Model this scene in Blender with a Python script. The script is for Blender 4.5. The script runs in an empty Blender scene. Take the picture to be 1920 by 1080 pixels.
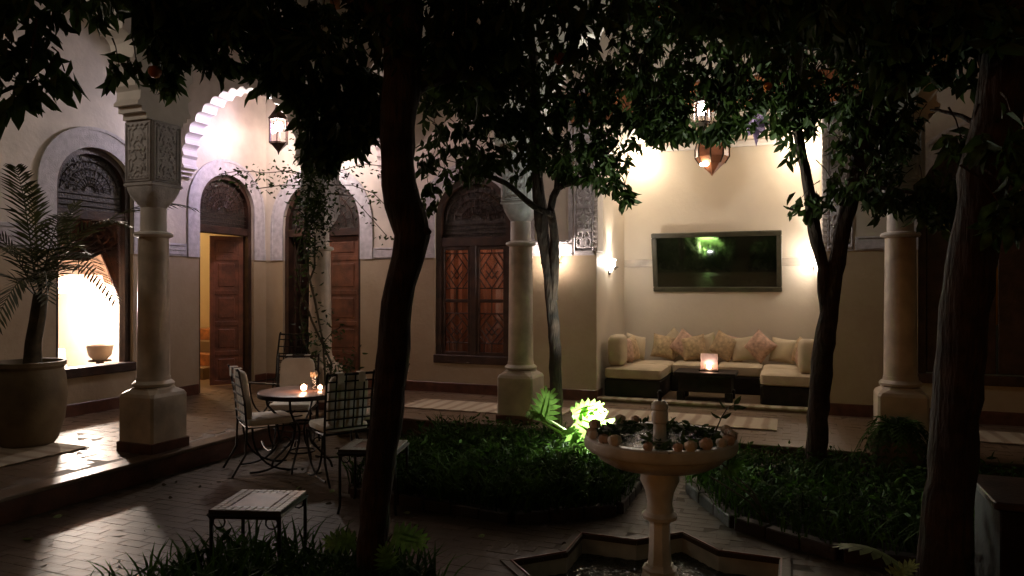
import bpy, bmesh, math, random
import numpy as np
from mathutils import Vector, Matrix, Euler
from mathutils.geometry import tessellate_polygon

random.seed(7); rng = np.random.default_rng(7)
PI = math.pi
S = bpy.context.scene
COL = S.collection

# ------------------------------------------------------------------ camera, world, exposure
YAW = math.radians(21.3)
cam_d = bpy.data.cameras.new('camera'); cam = bpy.data.objects.new('camera', cam_d); COL.objects.link(cam)
cam.location = (0, 0, 1.75); cam.rotation_euler = (PI/2, 0, YAW)
cam_d.sensor_width = 36; cam_d.lens = 25.31; cam_d.clip_start = .05; cam_d.clip_end = 400
S.camera = cam
S.render.engine = 'CYCLES'
S.cycles.use_denoising = True
S.cycles.max_bounces = 7; S.cycles.diffuse_bounces = 4; S.cycles.glossy_bounces = 3
S.cycles.transparent_max_bounces = 12
S.cycles.sample_clamp_indirect = 4; S.cycles.caustics_reflective = False; S.cycles.caustics_refractive = False
S.view_settings.view_transform = 'Standard'; S.view_settings.look = 'None'
S.view_settings.exposure = 1.6; S.view_settings.gamma = 1

w = bpy.data.worlds.new('World'); S.world = w; w.use_nodes = True
wn = w.node_tree.nodes; bg = wn['Background']
sky = wn.new('ShaderNodeTexSky'); sky.sky_type = 'NISHITA'; sky.sun_disc = False
sky.sun_elevation = math.radians(1.5); sky.sun_rotation = math.radians(200)
w.node_tree.links.new(sky.outputs[0], bg.inputs[0]); bg.inputs[1].default_value = .0115   # night: the last trace of sky light
tint = wn.new('ShaderNodeMix'); tint.data_type = 'RGBA'; tint.blend_type = 'MULTIPLY'; tint.inputs[0].default_value = 1
tint.inputs[7].default_value = (1, .76, .50, 1)                                  # town glow
w.node_tree.links.new(sky.outputs[0], tint.inputs[6]); w.node_tree.links.new(tint.outputs[2], bg.inputs[0])

# ------------------------------------------------------------------ layout helpers (real positions in metres)
F = (-math.sin(YAW), math.cos(YAW)); R = (math.cos(YAW), math.sin(YAW)); FOC = 1350.0
def P(u, v, d):                       # bearing u, elevation v, distance d  ->  point in the courtyard
    l = (u-960)/FOC*d
    return Vector((d*F[0]+l*R[0], d*F[1]+l*R[1], 1.75-(v-538)/FOC*d))
def proj(x, y, z):
    d = x*F[0]+y*F[1]; l = x*R[0]+y*R[1]
    if d < .05: return None
    return 960+FOC*l/d, 538+FOC*(1.75-z)/d, d
GZ = .20                              # gallery floor
XL, YB = -8.1, 9.6                    # faces of the left wall and the back wall
def WL(p): return (XL-p[1], p[0], p[2])        # wall coordinates (along, into the wall, up) -> left wall
def WB(p): return (p[0], YB+p[1], p[2])

# ------------------------------------------------------------------ materials
MATS = {}
def mat(name, col, rough=.6, var=.15, scale=6, bump=0, bscale=40, spec=.5, metal=0, col2=None, trans=0, coat=0, dist=.01):
    m = bpy.data.materials.new(name); m.use_nodes = True; MATS[name] = m
    n = m.node_tree.nodes; l = m.node_tree.links; b = n['Principled BSDF']
    tc = n.new('ShaderNodeTexCoord')
    nz = n.new('ShaderNodeTexNoise'); nz.inputs['Scale'].default_value = scale; nz.inputs['Detail'].default_value = 5
    l.new(tc.outputs['Object'], nz.inputs['Vector'])
    rp = n.new('ShaderNodeValToRGB')
    c2 = col2 or tuple(max(0, c*(1-2*var)) for c in col)
    c1 = tuple(min(1, c*(1+var)) for c in col)
    rp.color_ramp.elements[0].color = (*c2, 1); rp.color_ramp.elements[1].color = (*c1, 1)
    rp.color_ramp.elements[0].position = .3; rp.color_ramp.elements[1].position = .7
    l.new(nz.outputs['Fac'], rp.inputs['Fac']); l.new(rp.outputs['Color'], b.inputs['Base Color'])
    b.inputs['Roughness'].default_value = rough; b.inputs['Metallic'].default_value = metal
    b.inputs['Specular IOR Level'].default_value = spec
    if coat: b.inputs['Coat Weight'].default_value = coat; b.inputs['Coat Roughness'].default_value = .1
    if bump:
        nb = n.new('ShaderNodeTexNoise'); nb.inputs['Scale'].default_value = bscale; nb.inputs['Detail'].default_value = 6
        l.new(tc.outputs['Object'], nb.inputs['Vector'])
        bp = n.new('ShaderNodeBump'); bp.inputs['Strength'].default_value = bump; bp.inputs['Distance'].default_value = dist
        l.new(nb.outputs['Fac'], bp.inputs['Height']); l.new(bp.outputs['Normal'], b.inputs['Normal'])
    if trans:
        out = n['Material Output']; tb = n.new('ShaderNodeBsdfTranslucent'); mx = n.new('ShaderNodeMixShader')
        l.new(rp.outputs['Color'], tb.inputs['Color']); mx.inputs[0].default_value = trans
        l.new(b.outputs[0], mx.inputs[1]); l.new(tb.outputs[0], mx.inputs[2]); l.new(mx.outputs[0], out.inputs[0])
    return m
def emis(name, col, s):
    m = bpy.data.materials.new(name); m.use_nodes = True; MATS[name] = m
    n = m.node_tree.nodes; n.clear(); e = n.new('ShaderNodeEmission'); o = n.new('ShaderNodeOutputMaterial')
    e.inputs[0].default_value = (*col, 1); e.inputs[1].default_value = s; m.node_tree.links.new(e.outputs[0], o.inputs[0]); return m
def thin_glass(name, tint, refl=.06):
    m = bpy.data.materials.new(name); m.use_nodes = True; MATS[name] = m
    n = m.node_tree.nodes; n.clear(); l = m.node_tree.links
    t = n.new('ShaderNodeBsdfTransparent'); t.inputs[0].default_value = (*tint, 1)
    g = n.new('ShaderNodeBsdfGlossy'); g.inputs['Roughness'].default_value = .03
    mx = n.new('ShaderNodeMixShader'); mx.inputs[0].default_value = refl; o = n.new('ShaderNodeOutputMaterial')
    l.new(t.outputs[0], mx.inputs[1]); l.new(g.outputs[0], mx.inputs[2]); l.new(mx.outputs[0], o.inputs[0]); return m

def plaster_two_tone():
    """limewash above the frieze, ochre tadelakt dado below it"""
    m = mat('plaster', (.6, .54, .45), .55, .14, 1.8, .35, 18)
    n = m.node_tree.nodes; l = m.node_tree.links; b = n['Principled BSDF']
    geo = n.new('ShaderNodeNewGeometry'); sx = n.new('ShaderNodeSeparateXYZ'); l.new(geo.outputs['Position'], sx.inputs[0])
    n2 = n.new('ShaderNodeTexNoise'); n2.inputs['Scale'].default_value = 9; n2.inputs['Detail'].default_value = 9; n2.inputs['Roughness'].default_value = .7; l.new(geo.outputs['Position'], n2.inputs['Vector'])
    gt = n.new('ShaderNodeMath'); gt.operation = 'GREATER_THAN'; gt.inputs[1].default_value = 2.2; l.new(sx.outputs['Z'], gt.inputs[0])
    nz = n.new('ShaderNodeTexNoise'); nz.inputs['Scale'].default_value = 1.3; nz.inputs['Detail'].default_value = 8
    l.new(geo.outputs['Position'], nz.inputs['Vector'])
    lo = n.new('ShaderNodeValToRGB'); lo.color_ramp.elements[0].color = (.33, .25, .155, 1); lo.color_ramp.elements[1].color = (.45, .365, .25, 1)
    k_ = lo.color_ramp.elements.new(.44); k_.color = (.39, .31, .205, 1)
    lo.color_ramp.elements[0].position = .36; lo.color_ramp.elements[1].position = .62
    av = n.new('ShaderNodeMix'); av.inputs[0].default_value = .35; l.new(nz.outputs['Fac'], av.inputs[2]); l.new(n2.outputs['Fac'], av.inputs[3]); l.new(av.outputs[0], lo.inputs['Fac'])
    old = b.inputs['Base Color'].links[0].from_socket
    mx = n.new('ShaderNodeMix'); mx.data_type = 'RGBA'
    l.new(gt.outputs[0], mx.inputs[0]); l.new(lo.outputs[0], mx.inputs[6]); l.new(old, mx.inputs[7]); l.new(mx.outputs[2], b.inputs['Base Color'])
    return m
plaster_two_tone()
mat('niche_plaster', (.57, .49, .39), .5, .05, 1.6, .2, 20)
mat('room_plaster', (.55, .44, .26), .6, .05, 2, .1, 30)
mat('white_room', (.72, .6, .5), .7, .04, 2)
mat('stucco', (.5, .48, .49), .7, .12, 14, .5, 60)
mat('stucco_white', (.66, .61, .57), .65, .06, 6, .25, 40)
mat('column_plaster', (.54, .45, .36), .42, .2, 4, .2, 25)
mat('marble', (.78, .75, .73), .38, .15, 5, .3, 30, col2=(.50, .46, .40))
mat('skirting_red', (.10, .038, .022), .35, .25, 8, .2, 30)
mat('cedar_dark', (.042, .019, .011), .45, .35, 7, .4, 50)
mat('cedar_red', (.15, .055, .028), .42, .3, 6, .4, 40)
mat('cedar_paint', (.30, .11, .04), .5, .3, 8, .3, 40)
mat('screen_dark', (.035, .026, .017), .5, .6, 30, .8, 40)
mat('ceiling_wood', (.10, .05, .03), .6, .3, 5)
mat('grout', (.050, .030, .015), .8, .2, 20)
mat('grout_gallery', (.115, .074, .046), .7, .2, 20)
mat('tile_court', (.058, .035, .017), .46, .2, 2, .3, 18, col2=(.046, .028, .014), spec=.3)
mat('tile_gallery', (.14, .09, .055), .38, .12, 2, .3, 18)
mat('curb_brick', (.030, .016, .010), .6, .3, 9, .4, 30)
mat('pool_red', (.16, .04, .025), .35, .25, 8, .2, 30)
mat('pool_side', (.5, .45, .36), .5, .2, 5, .2, 20)
mat('soil', (.02, .014, .009), .95, .4, 12, .8, 30)
mat('bark', (.04, .021, .012), .85, .4, 9, .9, 28, dist=.04)
_m = MATS['bark']; _n = _m.node_tree.nodes; _l = _m.node_tree.links
_mp = _n.new('ShaderNodeMapping'); _mp.inputs['Scale'].default_value = (1, 1, .2)
_nb = [q for q in _n if q.type == 'TEX_NOISE' and abs(q.inputs['Scale'].default_value-28) < .1][0]
_tc = [q for q in _n if q.type == 'TEX_COORD'][0]; _l.new(_tc.outputs['Object'], _mp.inputs[0]); _l.new(_mp.outputs[0], _nb.inputs['Vector']); _nb.inputs['Scale'].default_value = 34
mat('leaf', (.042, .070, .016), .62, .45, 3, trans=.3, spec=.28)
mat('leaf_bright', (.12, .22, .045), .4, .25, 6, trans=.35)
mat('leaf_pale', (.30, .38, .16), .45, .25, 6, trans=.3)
mat('grass', (.045, .095, .014), .75, .45, 4, trans=.25, spec=.15)
mat('palm_leaf', (.045, .052, .014), .5, .35, 4, trans=.2)
mat('stem', (.07, .055, .03), .8, .3, 12)
mat('orange_peel', (.5, .13, .015), .5, .2, 8, .2, 80)
mat('terracotta', (.17, .125, .068), .6, .25, 3, .3, 20)
mat('iron', (.016, .012, .010), .5, .3, 20, .1, 60, metal=.5)
mat('cushion_white', (.66, .62, .56), .85, .06, 8, .3, 90)
mat('cushion_cream', (.46, .37, .25), .85, .08, 6, .3, 90)
mat('pillow_ochre', (.44, .31, .18), .85, .22, 20, .3, 80)
mat('pillow_rose', (.46, .29, .21), .85, .22, 22, .3, 80)
mat('sofa_wood', (.014, .008, .005), .6, .3, 10, .2, 40, spec=.2)
mat('runner', (.42, .34, .25), .95, .1, 30, .4, 120)
mat('zellige_grey', (.34, .33, .29), .3, .25, 12)
mat('zellige_red', (.20, .10, .06), .35, .25, 10)
mat('flower', (.72, .52, .43), .7, .2, 20)
mat('flower_white', (.78, .68, .58), .7, .1, 20)
mat('curtain_brown', (.09, .035, .02), .8, .3, 6)
mat('curtain_rose', (.30, .14, .10), .8, .2, 3, trans=.35)
mat('shade_cloth', (.62, .38, .28), .8, .05, 6, trans=.5)
mat('wicker', (.05, .03, .02), .7, .3, 40, .6, 80)
mat('brass', (.35, .2, .08), .35, .2, 10, metal=.8)
mat('lantern_metal', (.05, .03, .02), .45, .3, 20, metal=.7)
mat('lavender_glass', (.42, .34, .5), .4, .1, 8, trans=.5)
mat('amber_wood', (.26, .10, .05), .4, .2, 8, trans=.25)
mat('paper', (.8, .68, .64), .8, .05, 8, trans=.6)
mat('mirror_frame', (.05, .045, .025), .5, .2, 10, .2, 30)
mat('ceramic_pale', (.55, .46, .4), .4, .1, 6)
thin_glass('pane_glass', (.92, .92, .9)); thin_glass('pane_rose', (.97, .76, .82)); thin_glass('pane_violet', (.64, .58, .98)); thin_glass('candle_glass', (.98, .86, .78), .1)
emis('bulb_cool', (1, .95, .95), 60); emis('bulb_warm', (1, .78, .5), 22); emis('flame', (1, .74, .55), 14)
emis('sconce_glass', (1, .88, .74), 5); emis('led_white', (.93, 1, .9), 30)
# dark glass over the niche picture: mostly black, reflects the garden
m = mat('dark_glass', (.012, .014, .008), .04, .4, 3); m.node_tree.nodes['Principled BSDF'].inputs['IOR'].default_value = 2.3
# striped runner: woven colour bands along its length
m = MATS['runner']; n = m.node_tree.nodes; l = m.node_tree.links
wv = n.new('ShaderNodeTexWave'); wv.inputs['Scale'].default_value = 1.6; wv.inputs['Distortion'].default_value = 1.2; wv.inputs['Detail'].default_value = 3
tc = n.new('ShaderNodeTexCoord'); l.new(tc.outputs['Object'], wv.inputs['Vector'])
rp = n.new('ShaderNodeValToRGB'); e = rp.color_ramp.elements
e[0].color = (.27, .20, .14, 1); e[1].color = (.40, .33, .24, 1); e[0].position = .1; e[1].position = .5
l.new(wv.outputs['Fac'], rp.inputs[0]); l.new(rp.outputs[0], n['Principled BSDF'].inputs['Base Color'])
# water: rippled by the fountain's drips
m = mat('water', (.03, .032, .022), .06, .3, 4); n = m.node_tree.nodes; l = m.node_tree.links; b = n['Principled BSDF']
b.inputs['IOR'].default_value = 1.33
nb = n.new('ShaderNodeTexNoise'); nb.inputs['Scale'].default_value = 22; nb.inputs['Detail'].default_value = 3
tc = n.new('ShaderNodeTexCoord'); l.new(tc.outputs['Object'], nb.inputs['Vector'])
bp = n.new('ShaderNodeBump'); bp.inputs['Strength'].default_value = 1; bp.inputs['Distance'].default_value = .02
l.new(nb.outputs['Fac'], bp.inputs['Height']); l.new(bp.outputs[0], b.inputs['Normal'])

# ------------------------------------------------------------------ mesh builder
class MB:
    def __init__(s): s.v = []; s.f = []
    def add(s, vs, fs):
        o = len(s.v); s.v += [tuple(p) for p in vs]; s.f += [tuple(i+o for i in f) for f in fs]; return s
    def box(s, x0, x1, y0, y1, z0, z1, M=None):
        vs = [Vector((x, y, z)) for z in (z0, z1) for y in (y0, y1) for x in (x0, x1)]
        if M: vs = [M @ p for p in vs]
        return s.add(vs, [(0,2,3,1),(4,5,7,6),(0,1,5,4),(2,6,7,3),(0,4,6,2),(1,3,7,5)])
    def cbox(s, x0, x1, y0, y1, z0, z1, b=.01, M=None):      # box with chamfered edges
        prof = [(0, b), (b, 0)]
        rings = []
        for (z, i) in ((z0, b), (z0+b, 0), (z1-b, 0), (z1, b)):
            a0, a1, c0, c1 = x0+i, x1-i, y0+i, y1-i
            k = b
            rings.append([(a0+k, c0, z), (a1-k, c0, z), (a1, c0+k, z), (a1, c1-k, z), (a1-k, c1, z), (a0+k, c1, z), (a0, c1-k, z), (a0, c0+k, z)])
        return s.loft(rings, M=M)
    def loft(s, rings, cap=True, M=None):
        o = len(s.v); n = len(rings[0])
        for r in rings: s.v += [tuple(M @ Vector(p)) if M else tuple(p) for p in r]
        for i in range(len(rings)-1):
            for j in range(n):
                k = (j+1) % n; s.f.append((o+i*n+j, o+i*n+k, o+(i+1)*n+k, o+(i+1)*n+j))
        if cap:
            s.f.append(tuple(o+j for j in reversed(range(n)))); s.f.append(tuple(o+(len(rings)-1)*n+j for j in range(n)))
        return s
    def lathe(s, prof, n=24, c=(0, 0), cap=True, ph=0):
        return s.loft([[(c[0]+r*math.cos(2*PI*j/n+ph), c[1]+r*math.sin(2*PI*j/n+ph), z) for j in range(n)] for r, z in prof], cap)
    def tube(s, pts, rad, n=6, jit=0, cap=True):
        pts = [Vector(p) for p in pts]
        if not hasattr(rad, '__len__'): rad = [rad]*len(pts)
        rings = []; up = Vector((0, 0, 1)); prev = None
        for i, p in enumerate(pts):
            t = (pts[min(i+1, len(pts)-1)]-pts[max(i-1, 0)]).normalized()
            if prev is None:
                a = t.cross(up) if abs(t.z) < .95 else t.cross(Vector((1, 0, 0)))
            else: a = prev - t*prev.dot(t)
            a.normalize(); b = t.cross(a); prev = a
            rings.append([p+(a*math.cos(2*PI*j/n)+b*math.sin(2*PI*j/n))*rad[i]*(1+jit*random.uniform(-1, 1)) for j in range(n)])
        return s.loft(rings, cap)
    def prism(s, poly, t0, t1):                               # polygon in (along, up), extruded along depth
        n = len(poly); o = len(s.v)
        s.v += [(p[0], t0, p[1]) for p in poly] + [(p[0], t1, p[1]) for p in poly]
        for tri in tessellate_polygon([[Vector((p[0], p[1], 0)) for p in poly]]):
            s.f.append(tuple(o+i for i in tri)); s.f.append(tuple(o+n+i for i in reversed(tri)))
        for j in range(n):
            k = (j+1) % n; s.f.append((o+j, o+k, o+n+k, o+n+j))
        return s
    def flat(s, poly, z0, z1):                                # polygon on the ground, extruded upwards
        n = len(poly); o = len(s.v)
        s.v += [(p[0], p[1], z0) for p in poly] + [(p[0], p[1], z1) for p in poly]
        for tri in tessellate_polygon([[Vector((p[0], p[1], 0)) for p in poly]]):
            s.f.append(tuple(o+i for i in tri)); s.f.append(tuple(o+n+i for i in reversed(tri)))
        for j in range(n):
            k = (j+1) % n; s.f.append((o+j, o+k, o+n+k, o+n+j))
        return s
    def relief(s, x0, x1, z0, z1, nx, nz, fn, d, t=0):        # carved panel: height field proud of a wall (towards -depth)
        o = len(s.v)
        for i in range(nz+1):
            for j in range(nx+1):
                a, b = j/nx, i/nz
                h = 0 if i in (0, nz) or j in (0, nx) else d*fn(a, b)
                s.v.append((x0+(x1-x0)*a, t-h, z0+(z1-z0)*b))
        for i in range(nz):
            for j in range(nx):
                k = o+i*(nx+1)+j; s.f.append((k, k+1, k+nx+2, k+nx+1))
        return s
    def mesh(s, name, m, smooth=False, xf=None, recalc=True):
        vs = [xf(p) for p in s.v] if xf else s.v
        me = bpy.data.meshes.new(name); me.from_pydata([tuple(p) for p in vs], [], s.f)
        if recalc:
            bm = bmesh.new(); bm.from_mesh(me); bmesh.ops.recalc_face_normals(bm, faces=bm.faces); bm.to_mesh(me); bm.free()
        me.materials.append(MATS[m])
        if smooth:
            me.polygons.foreach_set('use_smooth', [True]*len(me.polygons)); me.set_sharp_from_angle(angle=math.radians(38))
        me.update(); return me
    def build(s, name, m, parent=None, smooth=False, xf=None, world=False, **kw):
        """world=True: vertices are given in world space although the parent sits elsewhere"""
        if world and parent is not None:
            base = wmat(parent).inverted()
            g = xf or (lambda p: p); xf = lambda p: tuple(base @ Vector(g(p)))
        ob = bpy.data.objects.new(name, s.mesh(name, m, smooth, xf)); COL.objects.link(ob)
        if parent is not None: ob.parent = parent
        for k, v in kw.items(): ob[k] = v
        return ob
def wmat(o):
    M = Matrix.LocRotScale(o.location, o.rotation_euler, o.scale)
    return wmat(o.parent) @ M if o.parent else M
def thing(name, label, cat, loc=(0, 0, 0), rz=0, group=None):
    o = bpy.data.objects.new(name, None); COL.objects.link(o); o.empty_display_size = .1
    o.location = loc; o.rotation_euler = (0, 0, rz); o['label'] = label; o['category'] = cat
    if group: o['group'] = group
    return o
def inst(name, me, parent, loc=(0, 0, 0), rot=(0, 0, 0), sc=(1, 1, 1), M=None):
    o = bpy.data.objects.new(name, me); COL.objects.link(o); o.parent = parent
    if M is not None: o.matrix_local = M
    else: o.location = loc; o.rotation_euler = rot; o.scale = sc
    return o
def dup(root, loc, rz, label, group=None):
    r = root.copy(); COL.objects.link(r); r.location = loc; r.rotation_euler = (0, 0, rz); r['label'] = label
    if group: r['group'] = group
    def kids(a, b):
        for ch in a.children:
            c = ch.copy(); COL.objects.link(c); c.parent = b; kids(ch, c)
    kids(root, r); return r
def lamp(name, kind, loc, watts, col, parent=None, size=.05, aim=None, angle=90, blend=.6):
    d = bpy.data.lights.new(name, kind); d.energy = watts; d.color = col; d.shadow_soft_size = size
    o = bpy.data.objects.new(name, d); COL.objects.link(o)
    o.location = loc
    if aim is not None:
        o.rotation_euler = (Vector(aim)-Vector(loc)).to_track_quat('-Z', 'Y').to_euler()
    if kind == 'SPOT': d.spot_size = math.radians(angle); d.spot_blend = blend
    if parent is not None:
        o.parent = parent; o.matrix_parent_inverse = wmat(parent).inverted()
    return o
def arch(s0, s1, zs, za, n=18):                               # arch curve from s0 to s1
    c, r = (s0+s1)/2, (s1-s0)/2
    return [(c-r*math.cos(PI*i/n), zs+(za-zs)*math.sin(PI*i/n)**.92) for i in range(n+1)]

# ------------------------------------------------------------------ SETTING: ground and floors
STAR_C, STAR_A = (-.73, 4.27), .66
def star(a, k=1.0):
    pts = []
    r1, r2 = a*math.sqrt(2), a*math.sqrt(2)*.7654             # eight-pointed star of two crossed squares
    for i in range(16):
        r = r1 if i % 2 == 0 else r2
        t = PI/8*i; pts.append((STAR_C[0]+r*k*math.cos(t), STAR_C[1]+r*k*math.sin(t)))
    return pts
POOL = star(STAR_A); POOL_OUT = star(STAR_A+.075)
BEDS = {'nw': [(-3.45, 5.2), (-1.95, 5.02), (-1.3, 5.5), (-1.3, 7.15), (-3.6, 7.15)],
        'ne': [(-.36, 5.5), (.3, 5.12), (3.2, 5.12), (3.2, 7.15), (-.78, 7.15), (-.78, 6.3)],
        'sw': [(-3.25, 1.6), (-3.25, 3.5), (-2.15, 3.68), (-1.72, 3.35), (-1.72, 1.6)],
        'se': [(.25, 1.6), (.25, 3.7), (.55, 4.3), (1.0, 4.3), (1.0, 1.6)]}
def inside(p, poly):
    x, y = p; c = False; j = len(poly)-1
    for i in range(len(poly)):
        (xi, yi), (xj, yj) = poly[i], poly[j]
        if (yi > y) != (yj > y) and x < (xj-xi)*(y-yi)/(yj-yi)+xi: c = not c
        j = i
    return c
def grow(poly, k):
    cx = sum(p[0] for p in poly)/len(poly); cy = sum(p[1] for p in poly)/len(poly)
    out = []
    for x, y in poly:
        d = math.hypot(x-cx, y-cy); out.append((x+(x-cx)/d*k, y+(y-cy)/d*k))
    return out
ground = bpy.data.objects.new('courtyard_floor', None); COL.objects.link(ground); ground['kind'] = 'structure'
# one ground sheet with a hole for the pool: strips around the star's bounding square + star cut-outs
gb = MB()
x0, x1, y0, y1 = STAR_C[0]-1.2, STAR_C[0]+1.2, STAR_C[1]-1.2, STAR_C[1]+1.2
BIG = 40
for q in ((-BIG, BIG, -BIG, y0), (-BIG, BIG, y1, BIG), (-BIG, x0, y0, y1), (x1, BIG, y0, y1)):
    gb.add([(q[0], q[2], 0), (q[1], q[2], 0), (q[1], q[3], 0), (q[0], q[3], 0)], [(0, 1, 2, 3)])
ring = star(STAR_A+.02)
sq = []
for (x, y) in ring:
    dx, dy = x-STAR_C[0], y-STAR_C[1]; k = 1.2/max(abs(dx), abs(dy)); sq.append((STAR_C[0]+dx*k, STAR_C[1]+dy*k))
corners = {2: (x1, y1), 6: (x0, y1), 10: (x0, y0), 14: (x1, y0)}
o = len(gb.v)
for i in range(16):
    j = (i+1) % 16
    gb.add([(*ring[i], 0), (*sq[i], 0), (*sq[j], 0), (*ring[j], 0)], [(0, 1, 2, 3)])
gsheet = gb.build('grout_bed', 'grout', ground); gsheet['kind'] = 'structure'

def tile_mesh(name, a, b, h, m):
    mb = MB(); i = .0011
    mb.loft([[(-a, -b, 0), (a, -b, 0), (a, b, 0), (-a, b, 0)], [(-a+i*.3, -b+i*.3, h*.75), (a-i*.3, -b+i*.3, h*.75), (a-i*.3, b-i*.3, h*.75), (-a+i*.3, b-i*.3, h*.75)],
             [(-a+i, -b+i, h), (a-i, -b+i, h), (a-i, b-i, h), (-a+i, b-i, h)]], cap=True)
    return mb.mesh(name, m)
def pave(parent, rects, L_, W_, z, m, avoid, far, tilt=.012, single=300):
    """running-bond tiles; the ones that show largest are single objects, the rest one mesh"""
    gap = .001; h = .016
    me = tile_mesh('tile', L_/2-gap/2, W_/2-gap/2, h, m)
    bv = np.array([v.co for v in me.vertices]); bf = [tuple(p.vertices) for p in me.polygons]
    todo = []
    for (ax, bx, ay, by) in rects:
        nx = int((bx-ax)/L_); ny = int((by-ay)/W_)
        for j in range(ny):
            off = 0 if j % 2 else L_/2
            for i in range(nx):
                x = ax+(i+.5)*L_+off; y = ay+(j+.5)*W_
                if x > bx-L_/2: continue
                pr = proj(x, y, z)
                if pr is None or pr[2] > far or not (-120 < pr[0] < 2040 and pr[1] < 1200): continue
                if any(inside((x, y), a) for a in avoid): continue
                todo.append((pr[2], x, y, -60 < pr[0] < 1980 and pr[1] < 1075))
    todo.sort()
    vis = [t for t in todo if t[3]]
    one = set((t[1], t[2]) for t in vis[:single])
    vs, fs = [], []
    for d, x, y, _ in todo:
        e = Euler((random.gauss(0, tilt), random.gauss(0, tilt), random.gauss(0, .008)))
        zz = z-.0148+random.gauss(0, .0004)
        if (x, y) in one: inst('tile', me, parent, (x, y, zz), e)
        else:
            M = np.array(e.to_matrix()); o = len(vs)
            vs += [tuple(q) for q in (bv @ M.T + np.array((x, y, zz)))]; fs += [tuple(k+o for k in f) for f in bf]
    mm = bpy.data.meshes.new('tiles'); mm.from_pydata(vs, [], fs); mm.materials.append(MATS[m])
    ob = bpy.data.objects.new('tiles', mm); COL.objects.link(ob); ob.parent = parent; ob['kind'] = 'stuff'
avoid = [POOL_OUT]+[grow(b, .09) for b in BEDS.values()]
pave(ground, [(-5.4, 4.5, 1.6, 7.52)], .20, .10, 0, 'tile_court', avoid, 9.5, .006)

gal = bpy.data.objects.new('gallery_floor', None); COL.objects.link(gal); gal['kind'] = 'structure'
mb = MB(); mb.box(-9, -5.47, -1, 7.57, -.5, GZ+.0); mb.box(-9, 9, 7.57, YB+.3, -.5, GZ-.0001); a = mb.build('screed', 'grout_gallery', gal)
mb = MB(); mb.box(-5.47, -5.44, -1, 7.54, -.4, GZ-.03); mb.box(-5.47, 9, 7.54, 7.57, -.4, GZ-.03); mb.build('riser', 'skirting_red', gal)
mb = MB(); mb.cbox(-5.62, -5.42, -1, 7.51, GZ-.03, GZ+.004, .006); mb.cbox(-5.62, 9, 7.512, 7.72, GZ-.03, GZ+.004, .006); mb.build('nosing', 'tile_gallery', gal)
pave(gal, [(-8.1, -5.62, 2.6, 9.6), (-5.62, 3.6, 7.72, 9.6)], .16, .16, GZ, 'tile_gallery', [], 12.5, .010)

# pool
pool = bpy.data.objects.new('pool_basin', None); COL.objects.link(pool); pool['kind'] = 'structure'
mb = MB(); n = 16; A = star(STAR_A); B = star(STAR_A+.006)
mb.v += [(*p, .012) for p in A]+[(*p, -.45) for p in A]
for i in range(n): mb.f.append((i, (i+1) % n, n+(i+1) % n, n+i))
mb.add([(*p, -.45) for p in A], [tuple(range(n))])
mb.build('pool_side', 'pool_side', pool)
# red tiled coping, one stone per edge of the star
for i in range(n):
    j = (i+1) % n; I1, I2 = star(STAR_A-.012)[i], star(STAR_A-.012)[j]; O1, O2 = star(STAR_A+.06)[i], star(STAR_A+.06)[j]
    c = Vector(((I1[0]+O2[0])/2, (I1[1]+O2[1])/2))
    sh = lambda p: (c.x+(p[0]-c.x)*.985, c.y+(p[1]-c.y)*.985)
    q = [sh(p) for p in (I1, O1, O2, I2)]
    mb = MB(); mb.flat(q, -.02, .012); mb.build('coping_stone', 'tile_court', pool)
    q2 = [(STAR_C[0]+(p[0]-STAR_C[0])*k_, STAR_C[1]+(p[1]-STAR_C[1])*k_) for p, k_ in ((A[i], .996), (A[i], 1.012), (A[j], 1.012), (A[j], .996))]
    mb = MB(); mb.flat(q2, -.012, .020); mb.build('coping_edge', 'pool_red', pool)
wt = MB(); N_ = 130; idx_ = {}
WV = [(random.uniform(0, 6.28), 2*PI/random.uniform(.035, .11), random.uniform(0, 6.28)) for _ in range(14)]
for i in range(N_+1):
    for j in range(N_+1):
        x, y = STAR_C[0]-.95+1.9*i/N_, STAR_C[1]-.95+1.9*j/N_
        if inside((x, y), star(STAR_A+.012)):
            z = sum(math.sin(k_*(x*math.cos(a_)+y*math.sin(a_))+p_)/k_ for a_, k_, p_ in WV)*.085
            idx_[i, j] = len(wt.v); wt.v.append((x, y, -.125+z))
for (i, j), k in idx_.items():
    if (i+1, j) in idx_ and (i, j+1) in idx_ and (i+1, j+1) in idx_: wt.f.append((k, idx_[i+1, j], idx_[i+1, j+1], idx_[i, j+1]))
wo = wt.build('pool_water', 'water', None, True); wo['kind'] = 'structure'

# ------------------------------------------------------------------ SETTING: walls
Z_SILL = .66; ZT = 5.5
def wall_poly(s0, s1, openings, z0=Z_SILL, z1=ZT):
    pts = [(s0, z0)]
    for (a, b, pts_arch) in sorted(openings): pts += [(a, z0)]+pts_arch+[(b, z0)]
    return pts+[(s1, z0), (s1, z1), (s0, z1)]
def surround(mb, a, b, zs, za, wd, zb, rise, t0=-.018, t1=.01):    # flat stucco ring round an arch
    inner = arch(a, b, zs, za); outer = arch(a-wd, b+wd, zs, za+rise)
    mb.prism([(a-wd, zb)]+outer+[(b+wd, zb), (b, zb)]+list(reversed(inner))+[(a, zb)], t0, t1)
    o2 = arch(a-wd-.02, b+wd+.02, zs, za+rise+.02)                # raised outer bead
    mb.prism([(a-wd-.02, zb)]+o2+[(b+wd+.02, zb), (b+wd-.02, zb)]+list(reversed(arch(a-wd+.02, b+wd-.02, zs, za+rise-.02)))+[(a-wd+.02, zb)], t0-.012, t0+.003)
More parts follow.
